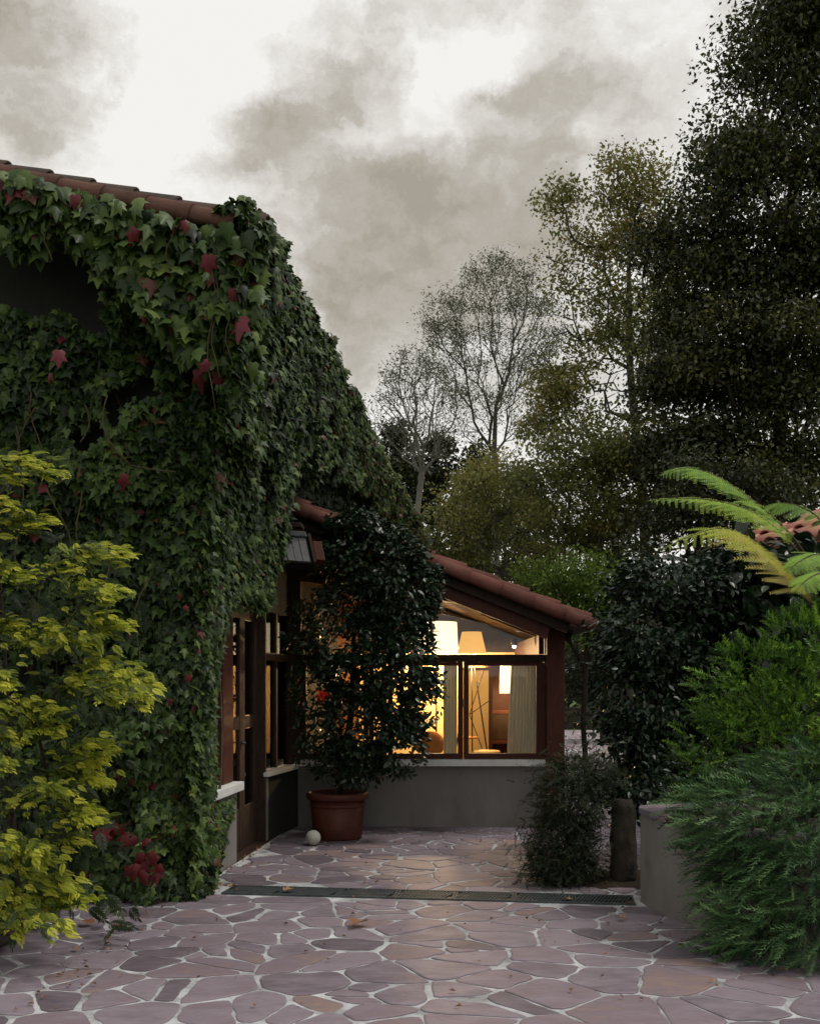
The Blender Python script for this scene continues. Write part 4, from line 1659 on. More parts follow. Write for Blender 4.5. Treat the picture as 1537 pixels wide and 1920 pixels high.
# some climb on top of the tiles
foliage('leaf', 'ivy_leaf', IV, np.stack([x, y, z], 1), T, N, rng.uniform(.085, .155, n), ivy_tint(n, .05, .45), M['ivy'], iv2, n_single=260, tints=IVT)
for px, py, ln in ((396, 560, 1.0), (404, 580, .7), (90, 440, .4), (318, 470, .4), (430, 600, .55)):
    A = at(px, py - 60, 7.38)
    tube('stem', [A + Vector((.03 * math.sin(q * 1.3), 0, -ln * q / 6)) for q in range(7)], .0045, M['stem'], iv2, 5)
# red leaves that catch the eye
reds = [(390, 490, .15), (436, 553, .15), (450, 606, .19), (372, 705, .16), (408, 708, .15), (110, 668, .13), (140, 378, .13), (255, 440, .13), (345, 425, .1), (233, 902, .12), (390, 690, .11), (92, 712, .08)]
P = np.array([at(a, b_ - 12, 7.33 if b_ < 700 else 7.5) for a, b_, _ in reds])
n = len(P)
T = np.array((0, -.15, -1.0)) + rnd(n, .3)
N = np.array((.1, -1, .4)) + rnd(n, .3)
RV = [tpl_ivy(.45, .25, .72), tpl_ivy(.3, .35, .8), tpl_ivy(.6, .2, .65)]
singles('red_leaf', 'red_leaf', RV, P, T, N, np.array([r[2] for r in reds]), rng.uniform(.3, .95, n), M['ivyred'], iv2, (.3, .6, .9))

# --- ivy along the eave and down the long wall
iv3 = thing('ivy', 'small leaved ivy pouring from the long eave down the wall above the glazed door', 'ivy', (-1.5, 9, 0))
Ps, Os, Ss = [], [], []


def eave(s):
    return np.array(V_E)[None] + np.array(al)[None] * s[:, None]


UW = np.array(WNn)
# roll over the eave edge and short curtain, thinning with distance
n = 15000
s_ = np.concatenate([rng.uniform(-.12, 5, int(n * .55)), rng.uniform(5, 16.6, n - int(n * .55))])
th_ = rng.uniform(-.6, PI * .75, n)
rr_ = (.17 + .07 * fbm(s_ * 1.6, th_, 1.4, 21)) * rng.uniform(.7, 1.15, n) * np.where(s_ > 7, .75, 1)
P = eave(s_) + UW * (np.cos(th_ - .3) * rr_ - .06)[:, None]
P[:, 2] += np.sin(th_) * rr_ * .8 - .02
Ps.append(P)
Os.append(UW * np.cos(th_)[:, None] + np.array((0, 0, .7)) * np.sin(th_)[:, None] + np.array((0, -.35, 0)))
Ss.append(rng.uniform(.05, .10, n))
n = 16000
s_ = np.concatenate([rng.uniform(-.15, 3.2, int(n * .6)), rng.uniform(3.2, 16.5, n - int(n * .6))])
ln = np.where(s_ < 2.3, 1.35, np.maximum(1.25 - (s_ - 2.3) * .16, .55)) * (1 + .25 * fbm(s_ * 2.2, s_ * 0, 1.5, 33))
u = rng.random(n)
P = eave(s_) + UW * (.12 - .22 * u + .07 * fbm(s_ * 2, u * 3, 1.6, 41) + rng.normal(0, .03, n))[:, None]
P[:, 2] -= u * ln
Ps.append(P)
Os.append(np.tile(UW + np.array((0, -.3, 0)), (n, 1)))
Ss.append(rng.uniform(.05, .095, n) * np.where(s_ < 1.2, 1.15, 1))
# slope of ivy from under the eave to the wall
n = 13000
s_ = rng.uniform(-.25, 2.35, n)
z = rng.uniform(2.25, 4.5, n)
endz = np.where(s_ > 1.75, 2.35 + (s_ - 1.75) * .9, 2.25) + .1 * np.sin(s_ * 9)
k = z > endz
s_, z = s_[k], z[k]
n = len(z)
nn = .20 + .34 * np.clip((z - 2.5) / 2.2, 0, 1) ** 1.3 + .09 * fbm(s_ * 1.5, z, 1.7, 17) + rng.normal(0, .03, n)
P = np.array(WO) + np.array(WU) * s_[:, None] + UW * nn[:, None]
P[:, 2] = z
Ps.append(P)
Os.append(np.tile(UW + np.array((0, -.25, 0)), (n, 1)))
Ss.append(rng.uniform(.04, .092, n))
# ivy added to the wall above the annexe roof, to darken it
n = 5200
s_ = rng.uniform(2.1, 9, n)
z = rng.uniform(2.9, 4.7, n)
k = z > 3.15 + .25 * np.sin(s_ * 2.2) - .1 * (s_ > 3)
s_, z = s_[k], z[k]
n = len(z)
nn = .06 + .14 * rng.random(n) + .14 * np.clip((z - 3.9) / .8, 0, 1)
P = np.array(WO) + np.array(WU) * s_[:, None] + UW * nn[:, None]
P[:, 2] = z
Ps.append(P)
Os.append(np.tile(UW + np.array((0, -.3, -.3)), (n, 1)))
Ss.append(rng.uniform(.06, .11, n))
# beside and below the window
n = 7500
s_ = rng.uniform(-.25, 1.50, n)
z = rng.uniform(.03, 2.45, n)
lim = np.where(z > .74, .56 - .18 * (z < .95) + .09 * np.sin(z * 7) + .05 * np.sin(z * 17) + .35 * np.clip(z - 1.8, 0, .6), np.where(z > .62, .30, 1.42 - (.62 - z) * 1.2 + .06 * np.sin(z * 30)))
k = s_ < lim
s_, z = s_[k], z[k]
n = len(z)
nn = (.05 + .06 * (fbm(s_ * 2, z, 2, 27) + 1) + .05 * rng.random(n)) * np.clip(1.15 - s_ * 1.3, .25, 1) + .12 * np.clip((z - 1.7) / .7, 0, 1)
P = np.array(WO) + np.array(WU) * s_[:, None] + UW * nn[:, None]
P[:, 2] = z
Ps.append(P)
Os.append(np.tile(UW + np.array((0, -.45, 0)), (n, 1)))
Ss.append(np.where((s_ > .9) & (z < .7), .6, 1) * rng.uniform(.04, .092, n))
P, O_, S = np.concatenate(Ps), np.concatenate(Os), np.concatenate(Ss)
n = len(P)
T, N = ivy_frames(n, O_, .45, .4)
tint = np.clip(ivy_tint(n, .02, .38, .19) + .09 * fbm(P[:, 1] * 1.3 + P[:, 0], P[:, 2], 1.3, 91), 0, .95)
tint[(P[:, 2] > 2.9) & (P[:, 1] > 10.4) & (P[:, 0] < side_x(P[:, 1]) + .32)] *= .25  # leaf tint cut on this wall: the eave's shade put into the colour
far = P[:, 1] > 13
tint[far] = np.clip(tint[far] + rng.normal(.08, .18, far.sum()), 0, .84)
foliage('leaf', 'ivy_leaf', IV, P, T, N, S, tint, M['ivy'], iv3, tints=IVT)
reds = [(345, 1150, .09), (335, 1130, .07), (355, 1280, .1), (210, 1565, .2), (235, 1575, .2), (258, 1590, .19), (270, 1630, .2), (285, 1620, .18), (262, 1650, .17), (292, 1655, .14), (195, 1580, .15), (320, 1325, .09)]
reds += [(205 + random.gauss(0, 16), 1570 + random.gauss(0, 14), random.uniform(.15, .22)) for _ in range(7)] + [(270 + random.gauss(0, 14), 1630 + random.gauss(0, 20), random.uniform(.14, .2)) for _ in range(9)]
P = np.array([at(a, b_ - 14, 7.35 + random.uniform(-.06, .06)) for a, b_, _ in reds])
n = len(P)
singles('red_leaf', 'red_leaf', RV, P, np.array((.1, -.2, -1.0)) + rnd(n, .45), np.array((.2, -1, .5)) + rnd(n, .5), np.array([r[2] for r in reds]) * .62, rng.uniform(.1, .6, n), M['ivyred'], iv3, (.3, .6, .9))
for k in range(5):
    p = wallp(.2 + k * .16, .03, .02)
    tube('stem', [p + Vector((.02 * math.sin(q + k), 0, q * .3)) for q in range(8)], [.018 - .0015 * q for q in range(8)], M['stem'], iv3)

# --- golden shrub
gs = thing('golden_shrub', 'golden yellow leaved shrub with layered sprays at the left edge', 'shrub', (-2.35, 6.4, 0))
GA = [(60, 868), (115, 890), (20, 900), (35, 950), (90, 980), (60, 985), (190, 1045), (150, 1065), (225, 1045), (60, 1085), (20, 1075), (190, 1108), (230, 1120), (215, 1165), (240, 1185), (120, 1190), (70, 1195), (25, 1175),
      (165, 1205), (100, 1215), (255, 1275), (215, 1255), (200, 1290), (300, 1288), (240, 1308), (175, 1285), (20, 1285), (45, 1330), (85, 1345), (110, 1375), (130, 1340), (190, 1430), (200, 1470), (170, 1455), (210, 1405),
      (125, 1490), (60, 1510), (170, 1525), (180, 1545), (25, 1590), (70, 1605), (95, 1620), (40, 1630), (110, 1700), (130, 1665), (65, 1730), (90, 1690), (25, 1690), (20, 1440), (30, 1385), (150, 1580), (120, 1745), (40, 1745), (160, 1690), (280, 1320)]
P, T, N, S, ti = [], [], [], [], []
stems = []
for a, b_ in GA:
    yy = random.uniform(5.75, 6.4)
    c = at(a - 14, b_, yy)
    root = Vector((c.x - random.uniform(.35, .6), yy + random.uniform(.15, .5), c.z + random.uniform(-.10, .12)))
    stems.append((root, c))
    dr_ = (c - root).normalized()
    k = random.randint(48, 58)
    for q in range(k):
        f = q / k
        p = root.lerp(c, .62 + .38 * f) + Vector((0, 0, .05 * math.sin(PI * f))) + Vector(rng.normal(0, 1, 3) * np.array((.070, .05, .027))) * (1.2 - .5 * f)
        P.append(p)
        dd = dr_ * (.4 + f) + Vector((random.gauss(.1, .55), random.gauss(-.25, .3), random.gauss(-.12, .2)))
        T.append(dd)
        N.append(Vector((random.gauss(0, .3), random.gauss(-.8, .3), random.uniform(.7, 1.2))))
        S.append(random.uniform(.055, .105))
        ti.append(min(1, max(.12, .34 + .46 * f + random.gauss(0, .2))))
ng = len(P)
nb = 420                                          # older, greener growth further in; tint lowered further to paint the shaded gaps
x = rng.uniform(-2.95, -1.78, nb)
z = rng.uniform(.1, 2.75, nb)
y = rng.uniform(6.35, 7.1, nb)
hi_ = np.clip((z - .2) / 2.6, 0, 1)
k = x < -1.72 - .55 * hi_ + .12 * np.sin(z * 6)
P += [Vector(v) for v in np.stack([x, y, z], 1)[k]]
T += [Vector(v) for v in (rnd(k.sum(), .5) + np.array((.5, -.6, -.1)))]
N += [Vector(v) for v in (rnd(k.sum(), .4) + np.array((0, -.9, .7)))]
S += list(rng.uniform(.10, .17, k.sum()))
ti += list(np.clip(rng.normal(.06, .09, k.sum()), 0, .35))
P, T, N = (np.array([tuple(v) for v in a]) for a in (P, T, N))
foliage('spray', 'golden_spray', [tpl_gold()], P, T, N, np.array(S), np.array(ti), M['gold'], gs, tints=(.05, .2, .35, .5, .62, .74, .86, .97))
tg = [tuple(s0.lerp(s1, .6)) for s0, s1 in stems]
nodes, par, cnt = skeleton([(-2.45, 6.7, 0), (-2.45, 6.7, .3), (-2.5, 6.7, .8), (-2.5, 6.65, 1.4), (-2.52, 6.6, 2.0), (-2.55, 6.6, 2.5)], tg, bf=.3, step=.2)
link('trunk', limbs_mesh('trunk', nodes, par, .004 * cnt ** .5), M['bark'], gs)


# --- conifers in the planter
def sprays(key, part, tpls, c_list, per, size, mat, parent, tint_c, tint_s, dirv, droop=.25, dens_seed=3, jitter=.45, n_single=300, tints=(.1, .3, .5, .7, .9), cut=-.45):
    P, T, N, S, ti = [], [], [], [], []
    for c_, r, w_ in c_list:
        n = int(per * w_)
        p, d = in_ell(c_, r, n, .62)
        keep = (d[:, 1] < .55)
        p, d = p[keep], d[keep]
        kk = fbm(p[:, 0] * 2 + p[:, 1], p[:, 2] * 2.5, 2.0, dens_seed)
        k2 = kk > cut + .25 * rng.random(len(kk))
        p, d, kk = p[k2], d[k2], kk[k2]
        n = len(p)
        P.append(p)
        T.append(d * np.array((.9, .9, .6)) + np.array(dirv) + rnd(n, jitter) + np.array((0, 0, -droop)))
        N.append(d * .7 + rnd(n, .3) + np.array((0, 0, .9)))
        S.append(size * rng.uniform(.65, 1.3, n))
        ti.append(np.clip(tint_c + .22 * kk + rng.normal(0, tint_s, n), 0, 1))
    P, T, N, S, ti = (np.concatenate(a) for a in (P, T, N, S, ti))
    foliage(part, key, tpls, P, T, N, S, ti, M[mat], parent, n_single=n_single, tints=tints)


jun = thing('juniper', 'blue green spreading juniper spilling over the planter wall at bottom right', 'shrub', (2.4, 6.6, .6))
jl = [E(1440, 1530, 6.55, 150, 75, .45, 10), E(1500, 1600, 6.35, 130, 110, .45, 11), E(1375, 1580, 6.65, 90, 75, .35, 6), E(1425, 1660, 6.45, 115, 90, .35, 8), E(1480, 1730, 6.25, 130, 80, .4, 7), E(1400, 1745, 6.35, 75, 60, .25, 3.4), E(1325, 1515, 6.8, 55, 45, .25, 2.6), E(1480, 1440, 6.9, 90, 40, .35, 3.5), E(1550, 1480, 6.5, 100, 80, .4, 5), E(1560, 1700, 6.1, 90, 120, .3, 5)]
JT = [tpl_needle(20, .30, 1.0, .45, 1, .026, .25), tpl_needle(18, .27, 1.2, .35, 2, .028, .40), tpl_needle(22, .24, 1.4, .3, 3, .024, .15)]
sprays('juniper_spray', 'spray', JT, jl, 60, .18, 'juniper', jun, .50, .2, (-.75, -.25, .25), jitter=.38)
tg = np.concatenate([in_ell(c_, r * .8, 12)[0] for c_, r, w_ in jl])
nodes, par, cnt = skeleton([(2.55, 6.9, .6), (2.5, 6.8, .75), (2.5, 6.7, .9)], tg, bf=.3, step=.2)
link('trunk', limbs_mesh('trunk', nodes, par, .004 * cnt ** .5), M['bark'], jun)

cyp = thing('conifer', 'bright green bushy conifer with brush like shoots behind the juniper', 'shrub', (2.9, 7.6, .6))
cl = [E(1430, 1300, 7.5, 120, 90, .5, 8), E(1510, 1230, 7.3, 80, 75, .45, 6), E(1370, 1400, 7.5, 95, 75, .4, 5.5), E(1470, 1380, 7.3, 110, 90, .4, 7), E(1540, 1330, 7.2, 80, 120, .4, 6), E(1540, 1190, 7.4, 45, 45, .3, 2), E(1320, 1460, 7.5, 50, 50, .3, 2), E(1400, 1260, 7.5, 60, 50, .3, 2.2)]
CT = [tpl_needle(24, .26, .75, 1.0, 5, .032, .1), tpl_needle(22, .24, .9, .9, 6, .032, .2)]
sprays('conifer_shoot', 'shoot', CT, cl, 75, .14, 'cypress', cyp, .50, .2, (-.3, -.35, .45), droop=0, jitter=.35)
tg = np.concatenate([in_ell(c_, r * .8, 12)[0] for c_, r, w_ in cl])
nodes, par, cnt = skeleton([(2.7, 7.8, .6), (2.7, 7.75, .9), (2.7, 7.7, 1.2), (2.75, 7.65, 1.6)], tg, bf=.3, step=.2)
link('trunk', limbs_mesh('trunk', nodes, par, .005 * cnt ** .5), M['bark'], cyp)


def leafy_shrub(name, label, cat, base, ells, per, size, tpls, key, mat, part='leaf', n_single=300, tint=(.45, .22), shell=.5, seed=5, cut=-.6, bark='bark', top=None, tnts=(.1, .3, .5, .7, .9), flat=.75, r_tip=.0035, per_t=8):
    t = thing(name, label, cat, base)
    tg = np.concatenate([in_ell(c_, r * .85, int(5 + per_t * min(w_, 4) / 2), .2)[0] for c_, r, w_ in ells])
    b = Vector(base)
    tp_ = Vector(top) if top is not None else Vector(tuple(np.mean([e_[0] for e_ in ells], axis=0)))
    nodes, par, cnt = skeleton([b, b.lerp(tp_, .25), b.lerp(tp_, .5), b.lerp(tp_, .8)], tg, bf=.3, step=.2, jit=.1)
    link('trunk', limbs_mesh('trunk', nodes, par, r_tip * cnt ** .5), M[bark], t)
    P, D = [], []
    for c_, r, w_ in ells:
        n = int(per * w_)
        p, d = in_ell(c_, r, n, shell)
        k = fbm(p[:, 0] * 2.5 + p[:, 1], p[:, 2] * 2.5, 2.0, seed) > cut + .2 * rng.random(n)
        P.append(p[k])
        D.append(d[k])
    P, D = np.concatenate(P), np.concatenate(D)
    n = len(P)
    T = D * np.array((1, 1, .4)) + rnd(n, .6) + np.array((0, 0, -.3))
    N = D * .7 + rnd(n, .5) + np.array((0, 0, flat))
    foliage(part, key, tpls, P + rnd(n, .03) + D * np.abs(rng.normal(0, .11, (n, 1))) * (rng.random((n, 1)) < .3), T, N, size * rng.uniform(.7, 1.3, n), np.clip(rng.normal(tint[0], tint[1], n), 0, 1), M[mat], t, n_single=n_single, tints=tnts)
    return t


LV = [tpl_leaf(.25, .12, .05), tpl_leaf(.22, .2, .07)]
leafy_shrub('laurel', 'tall dark glossy evergreen shrub standing behind the stone post', 'shrub', (1.95, 9.6, .5),
            [E(1330, 1060, 9.7, 70, 40, .4, 3), E(1270, 1110, 9.6, 110, 85, .5), E(1210, 1200, 9.5, 85, 90, .45, 9), E(1200, 1310, 9.5, 80, 90, .45, 8), E(1280, 1230, 9.7, 100, 110, .5, 9), E(1190, 1410, 9.4, 50, 80, .35, 5), E(1260, 1390, 9.6, 75, 90, .4, 6), E(1180, 1110, 9.6, 30, 50, .3, 2), E(1185, 1475, 8.9, 45, 40, .25, 3), E(1230, 1460, 9.4, 70, 60, .35, 4)],
            560, .062, LV, 'laurel_leaf', 'camellia', tint=(.38, .28), cut=-.35, flat=.45, shell=.35)
leafy_shrub('broadleaf_shrub', 'dark shrub with big drooping leaves under the pink tiled eave', 'shrub', (3.3, 9.9, .6),
            [E(1400, 1090, 9.7, 70, 60, .4, 4), E(1330, 1390, 9.9, 80, 90, .4, 6), E(1470, 1130, 9.6, 80, 70, .4, 5), E(1390, 1180, 9.9, 90, 80, .4, 6), E(1500, 1230, 9.9, 100, 90, .4, 5), E(1330, 1150, 9.9, 60, 80, .3, 4), E(1400, 1290, 9.9, 110, 90, .4, 6), E(1530, 1080, 9.9, 60, 80, .4, 4)],
            95, .17, [tpl_leaf(.24, .3, .06), tpl_leaf(.3, .2, .08)], 'broad_leaf', 'camellia', n_single=200, tint=(.35, .2))
leafy_shrub('trailing_bush', 'small fine leaved dark bush leaning over the paving before the annexe post', 'shrub', (1.32, 8.75, .04),
            [E(1065, 1500, 8.6, 60, 75, .28, 6), E(1050, 1580, 8.6, 55, 75, .28, 6), E(1095, 1455, 8.7, 50, 40, .25, 3), E(1030, 1620, 8.5, 40, 40, .22, 3), E(1075, 1625, 8.6, 40, 35, .2, 2.5), E(1125, 1470, 8.7, 25, 40, .2, 1), E(1110, 1590, 8.6, 35, 50, .2, .7)],
            270, .075, [tpl_needle(16, .34, .9, .8, 8, .04, .1), tpl_needle(14, .34, .8, .7, 9, .04, .25)], 'bush_shoot', 'needle', part='shoot', n_single=200, tint=(.45, .25), shell=.35, top=at(1065, 1500, 8.65), cut=-.9, per_t=30, r_tip=.002)

# --- tree fern
fn = thing('tree_fern', 'bright lime green tree fern with arching fronds over the pink tiled roof', 'fern', (3.05, 8.1, .6))
ctr = at(1560, 1120, 8.1)
tube('trunk', [(3.05, 8.1, .6), (3.08, 8.1, 1.3), (ctr.x, 8.1, ctr.z)], [.10, .09, .075], M['bark'], fn, 10)
PN = tpl_pinna()
pin = {}
for t_ in (.05, .2, .35, .5, .65, .8, .95):
    me = mesh_np('pinna', PN[0], PN[1], np.full(len(PN[0]), t_))
    me.materials.append(M['fern'])
    pin[t_] = me
# control points (photograph) with distance, colour along the frond, pinna length
FR_ = [([(1555, 1110, 8.1), (1480, 1000, 7.9), (1380, 915, 7.75), (1300, 878, 7.6), (1238, 890, 7.5)], (.30, .10), .25),
       ([(1555, 1112, 8.1), (1470, 1005, 7.8), (1400, 955, 7.5), (1310, 935, 7.3), (1212, 938, 7.1)], (.48, .30), .23),
       ([(1560, 1190, 8.0), (1500, 1110, 7.6), (1430, 1030, 7.2), (1350, 990, 7.0), (1232, 1032, 6.8)], (.85, .45), .29),
       ([(1565, 1120, 8.0), (1560, 1060, 7.6), (1530, 1040, 7.4), (1500, 1052, 7.2), (1475, 1072, 7.1)], (.2, .2), .2),
       ([(1570, 1130, 8.0), (1560, 1085, 7.5), (1540, 1075, 7.2), (1515, 1085, 7.0), (1490, 1110, 6.9)], (.25, .3), .2),
       ([(1560, 1110, 8.1), (1545, 990, 8.2), (1500, 950, 8.3), (1450, 945, 8.5), (1400, 965, 8.6)], (.15, .1), .2),
       ([(1560, 1110, 8.1), (1620, 990, 8.2), (1700, 960, 8.3), (1780, 1000, 8.5), (1840, 1060, 8.6)], (.3, .2), .3),
       ([(1560, 1110, 8.1), (1590, 1010, 8.8), (1600, 950, 9.4), (1600, 940, 10), (1600, 980, 10.6)], (.3, .2), .3)]


def catmull(p, t):
    n_ = len(p) - 1
    i = min(int(t * n_), n_ - 1)
    f = t * n_ - i
    a, b, c, d = p[max(i - 1, 0)], p[i], p[i + 1], p[min(i + 2, n_)]
    return .5 * (2 * b + (c - a) * f + (2 * a - 5 * b + 4 * c - d) * f * f + (3 * b - a - 3 * c + d) * f ** 3)


for pts, (t0, t1), pl in FR_:
    cp = [at(*p) for p in pts]
    cur = [catmull(cp, q / 24) for q in range(25)]
    fr = tube('frond', cur, [.011 * (1 - q / 27) for q in range(25)], M['stem'], fn, 5)
    npn = 26
    for k in range(npn):
        f = .26 + .73 * k / npn
        p = catmull(cp, f)
        d = (catmull(cp, min(f + .02, 1)) - catmull(cp, f - .02)).normalized()
        sidev = d.cross(VZ).normalized()
        prof = math.sin(PI * min(1, .18 + (k / npn) * .82)) ** .7 * (1 - .35 * k / npn)
        L = pl * max(.15, prof) * random.uniform(.9, 1.1)
        tt = t0 + (t1 - t0) * (k / npn) + random.gauss(0, .07)
        tt = min(pin, key=lambda q: abs(q - tt))
        for sg_ in (-1, 1):
            dv_ = (sidev * sg_ * .75 + d * .55 + Vector((0, 0, -.30 + .45 * sidev.y * sg_ + random.gauss(0, .08)))).normalized()
            up = VZ * .75 - VY * .75 + Vector(rng.normal(0, .12, 3))
            nrm_ = (up - dv_ * up.dot(dv_)).normalized()
            m_ = Matrix((dv_.cross(nrm_), dv_, nrm_)).transposed().to_4x4() @ Matrix.Scale(L, 4)
            m_.translation = p
            place('pinna', pin[tt], m_, fr)

# ================================================================== TREES BEYOND
def G(px, y, dz=0.0):
    return Vector(((px - CX) / F * y, y, dz))


def trunk_pts(px0, y, px1, py1, k=6):
    a, b = G(px0, y), at(px1, py1, y)
    return [a.lerp(b, q / k) + Vector((rng.normal(0, .05), rng.normal(0, .05), 0)) * (q > 0) for q in range(k + 1)]


tree('evergreen_tree', 'tall dark evergreen tree filling the upper right of the view', 'tree', trunk_pts(1440, 18, 1480, 300, 9),
     [E(1480, 60, 18, 110, 110, 1.2), E(1450, 250, 18, 120, 130, 1.4), E(1500, 430, 18, 200, 160, 1.6), E(1350, 440, 18.3, 80, 90, 1.0, 6), E(1420, 620, 18, 165, 150, 1.5), E(1340, 760, 18, 110, 110, 1.2), E(1480, 800, 18, 140, 110, 1.3), E(1560, 300, 18, 120, 250, 1.5), E(1530, 600, 18, 120, 220, 1.5), E(1240, 450, 18.6, 50, 60, .8, 3), E(1235, 720, 18.6, 60, 60, .9, 4), E(1215, 870, 18.6, 50, 40, .8, 2.5), E(1350, 320, 18, 55, 60, .8, 4), E(1400, 120, 18, 45, 60, .8, 3), E(1570, 40, 18, 120, 120, 1.3), E(1390, 860, 18, 120, 70, 1.2), E(1290, 640, 18.3, 60, 120, 1.0, 6), E(1290, 850, 18.3, 60, 70, 1.0, 4), E(1290, 480, 18.3, 50, 80, .9, 4), E(1500, 900, 18, 110, 70, 1.2)],
     520, 150000, .09, 'dark_leaf', 'bark', r_tip=.012, spread=.27, flat=.5, jit_c=.7, tint_c=.5, tint_s=.26, leafy=3, group='trees beyond the roofs')
tree('autumn_tree', 'slender tree with thin olive yellow foliage left of the dark evergreen', 'tree', trunk_pts(1230, 22, 1180, 480, 9),
     [E(1170, 350, 22, 75, 60, 1.0, 4), E(1110, 420, 22, 75, 70, 1.0, 4), E(1180, 500, 22, 85, 90, 1.1, 7), E(1110, 600, 22, 80, 90, 1.1, 6), E(1180, 680, 22, 90, 100, 1.1, 7), E(1080, 740, 22, 80, 80, 1.1, 5), E(1170, 830, 22, 100, 80, 1.1, 6), E(1220, 390, 22, 50, 70, .9, 3), E(1055, 660, 22, 45, 80, .9, 4), E(1040, 760, 22, 55, 70, .9, 4), E(1060, 480, 22, 40, 60, .8, 2), E(1050, 370, 22, 35, 30, .6, 1.5), E(1230, 600, 22, 60, 120, 1.0, 6), E(1020, 640, 22, 30, 60, .8, 2)],
     560, 30000, .085, 'olive_leaf', 'greybark', r_tip=.008, spread=.26, flat=.55, tint_c=.6, tint_s=.25, leafy=3, group='trees beyond the roofs')
tree('autumn_tree', 'grey leaved tree with upright fanning branches between the bare tree and the olive one', 'tree', trunk_pts(935, 30, 930, 760, 7),
     [E(930, 540, 30, 80, 60, 1.3, 5), E(870, 600, 30, 95, 75, 1.4, 6), E(970, 630, 30, 85, 95, 1.4, 6), E(900, 700, 30, 100, 70, 1.4, 6), E(985, 740, 30, 60, 80, 1.3, 4), E(860, 770, 30, 70, 60, 1.2, 3), E(820, 630, 30, 50, 65, 1.0, 4), E(1010, 620, 30, 50, 80, 1.0, 4), E(1000, 540, 30, 40, 50, 1.0, 2), E(920, 500, 30, 60, 30, .8, 2)],
     900, 23000, .075, 'grey_leaf', 'greybark', r_tip=.0045, spread=.16, bf=.7, tint_c=.45, leafy=3, group='trees beyond the roofs', tpl=tpl_small(.2))
tree('bare_tree', 'nearly bare pale trunked tree just right of the old house roof', 'tree', trunk_pts(768, 28, 780, 800, 7),
     [E(775, 730, 28, 70, 70, 1.1, 5), E(730, 760, 28, 50, 60, 1.0, 3), E(820, 740, 28, 50, 80, 1.0, 4), E(760, 690, 28, 50, 40, .9, 2), E(790, 830, 28, 70, 40, 1.0, 2)],
     480, 4200, .075, 'grey_leaf', 'palebark', r_tip=.006, spread=.14, bf=.6, tint_c=.4, leafy=2, group='trees beyond the roofs', tpl=tpl_small(.2))
tree('understorey_tree', 'low spreading tree with speckled green leaves above the annexe roof', 'tree', trunk_pts(1190, 19, 1150, 960, 5),
     [E(1100, 850, 19, 90, 70, 1.2, 5), E(1190, 890, 19, 90, 80, 1.2, 6), E(1080, 960, 19, 110, 60, 1.2, 6), E(1170, 1000, 19, 90, 60, 1.2, 5), E(1020, 890, 19, 70, 60, 1.0, 3)],
     460, 20000, .08, 'olive_leaf', 'greybark', r_tip=.007, spread=.22, flat=.5, tint_c=.5, leafy=4, group='trees beyond the roofs')
tree('understorey_tree', 'rounded olive green bushy tree rising directly behind the annexe roof ridge', 'tree', trunk_pts(900, 21, 910, 1000, 5),
     [E(900, 940, 21, 75, 60, 1.2, 5), E(860, 1000, 21, 70, 60, 1.2, 5), E(960, 1000, 21, 90, 70, 1.2, 6), E(930, 900, 21, 50, 50, 1.0, 3), E(1020, 1060, 21, 80, 60, 1.2, 5), E(880, 1080, 21, 80, 60, 1.2, 5)],
     460, 17000, .08, 'olive_leaf', 'greybark', r_tip=.007, spread=.28, flat=.5, tint_c=.58, leafy=5, group='trees beyond the roofs')
tree('green_bush', 'light green bush beyond the lower end of the annexe roof', 'shrub', trunk_pts(1100, 18, 1095, 1150, 3),
     [E(1090, 1100, 18, 70, 55, 1.0, 5), E(1040, 1120, 18.5, 60, 50, 1.0, 4), E(1140, 1110, 18, 60, 60, 1.0, 4), E(1020, 1080, 18.5, 50, 45, 1.0, 3), E(1100, 1170, 18, 80, 40, 1.0, 4)],
     220, 13000, .07, 'green_leaf', 'bark', r_tip=.006, spread=.2, tint_c=.7, leafy=6)
tree('dark_bush', 'dark bushy growth showing above the left end of the pink tiled roof', 'shrub', trunk_pts(1310, 17, 1310, 960, 4),
     [E(1290, 900, 17, 70, 60, 1.0, 5), E(1350, 950, 17, 80, 60, 1.0, 5), E(1250, 990, 17, 60, 50, .9, 4), E(1420, 930, 17, 80, 60, 1.0, 5)],
     220, 14000, .085, 'dark_leaf', 'bark', r_tip=.008, spread=.24, tint_c=.5, leafy=5)
tree('hedge_tree', 'dark leafy tree mass beside the back lane beyond the annexe post', 'tree', trunk_pts(1130, 30, 1120, 1200, 4),
     [E(1100, 1240, 30, 80, 50, 1.5, 4), E(1160, 1220, 30, 90, 80, 1.5, 6), E(1080, 1290, 30, 50, 30, 1.2, 2), E(1200, 1290, 30, 80, 40, 1.5, 3)],
     160, 9000, .14, 'dark_leaf', 'bark', r_tip=.012, spread=.26, tint_c=.25, leafy=8)
for i, (px, py, w, h, y, lb) in enumerate(((740, 850, 50, 60, 46, 'dark distant conifer low beside the end of the ivy covered roof'), (820, 880, 60, 75, 48, 'dark distant conifer behind the pale bare trunk'), (890, 890, 40, 70, 47, 'dark distant conifer behind the grey leaved tree trunk'),
                                           (980, 930, 60, 70, 50, 'dark distant conifer behind the speckled low tree'))):
    tree('distant_conifer', lb, 'tree', trunk_pts(px, y, px, py - h * .6, 7),
         [E(px, py - h * .5, y, w * .4, h * .5, 1.0, 2), E(px, py, y, w * .75, h * .6, 1.4, 4), E(px, py + h * .7, y, w, h * .6, 1.6, 5), E(px, py + h * 1.6, y, w * 1.1, h * .7, 1.8, 5)],
         150, 6000, .22, 'dark_leaf', 'bark', r_tip=.015, spread=.3, tint_c=.35, leafy=8, group='distant conifers behind the garden')
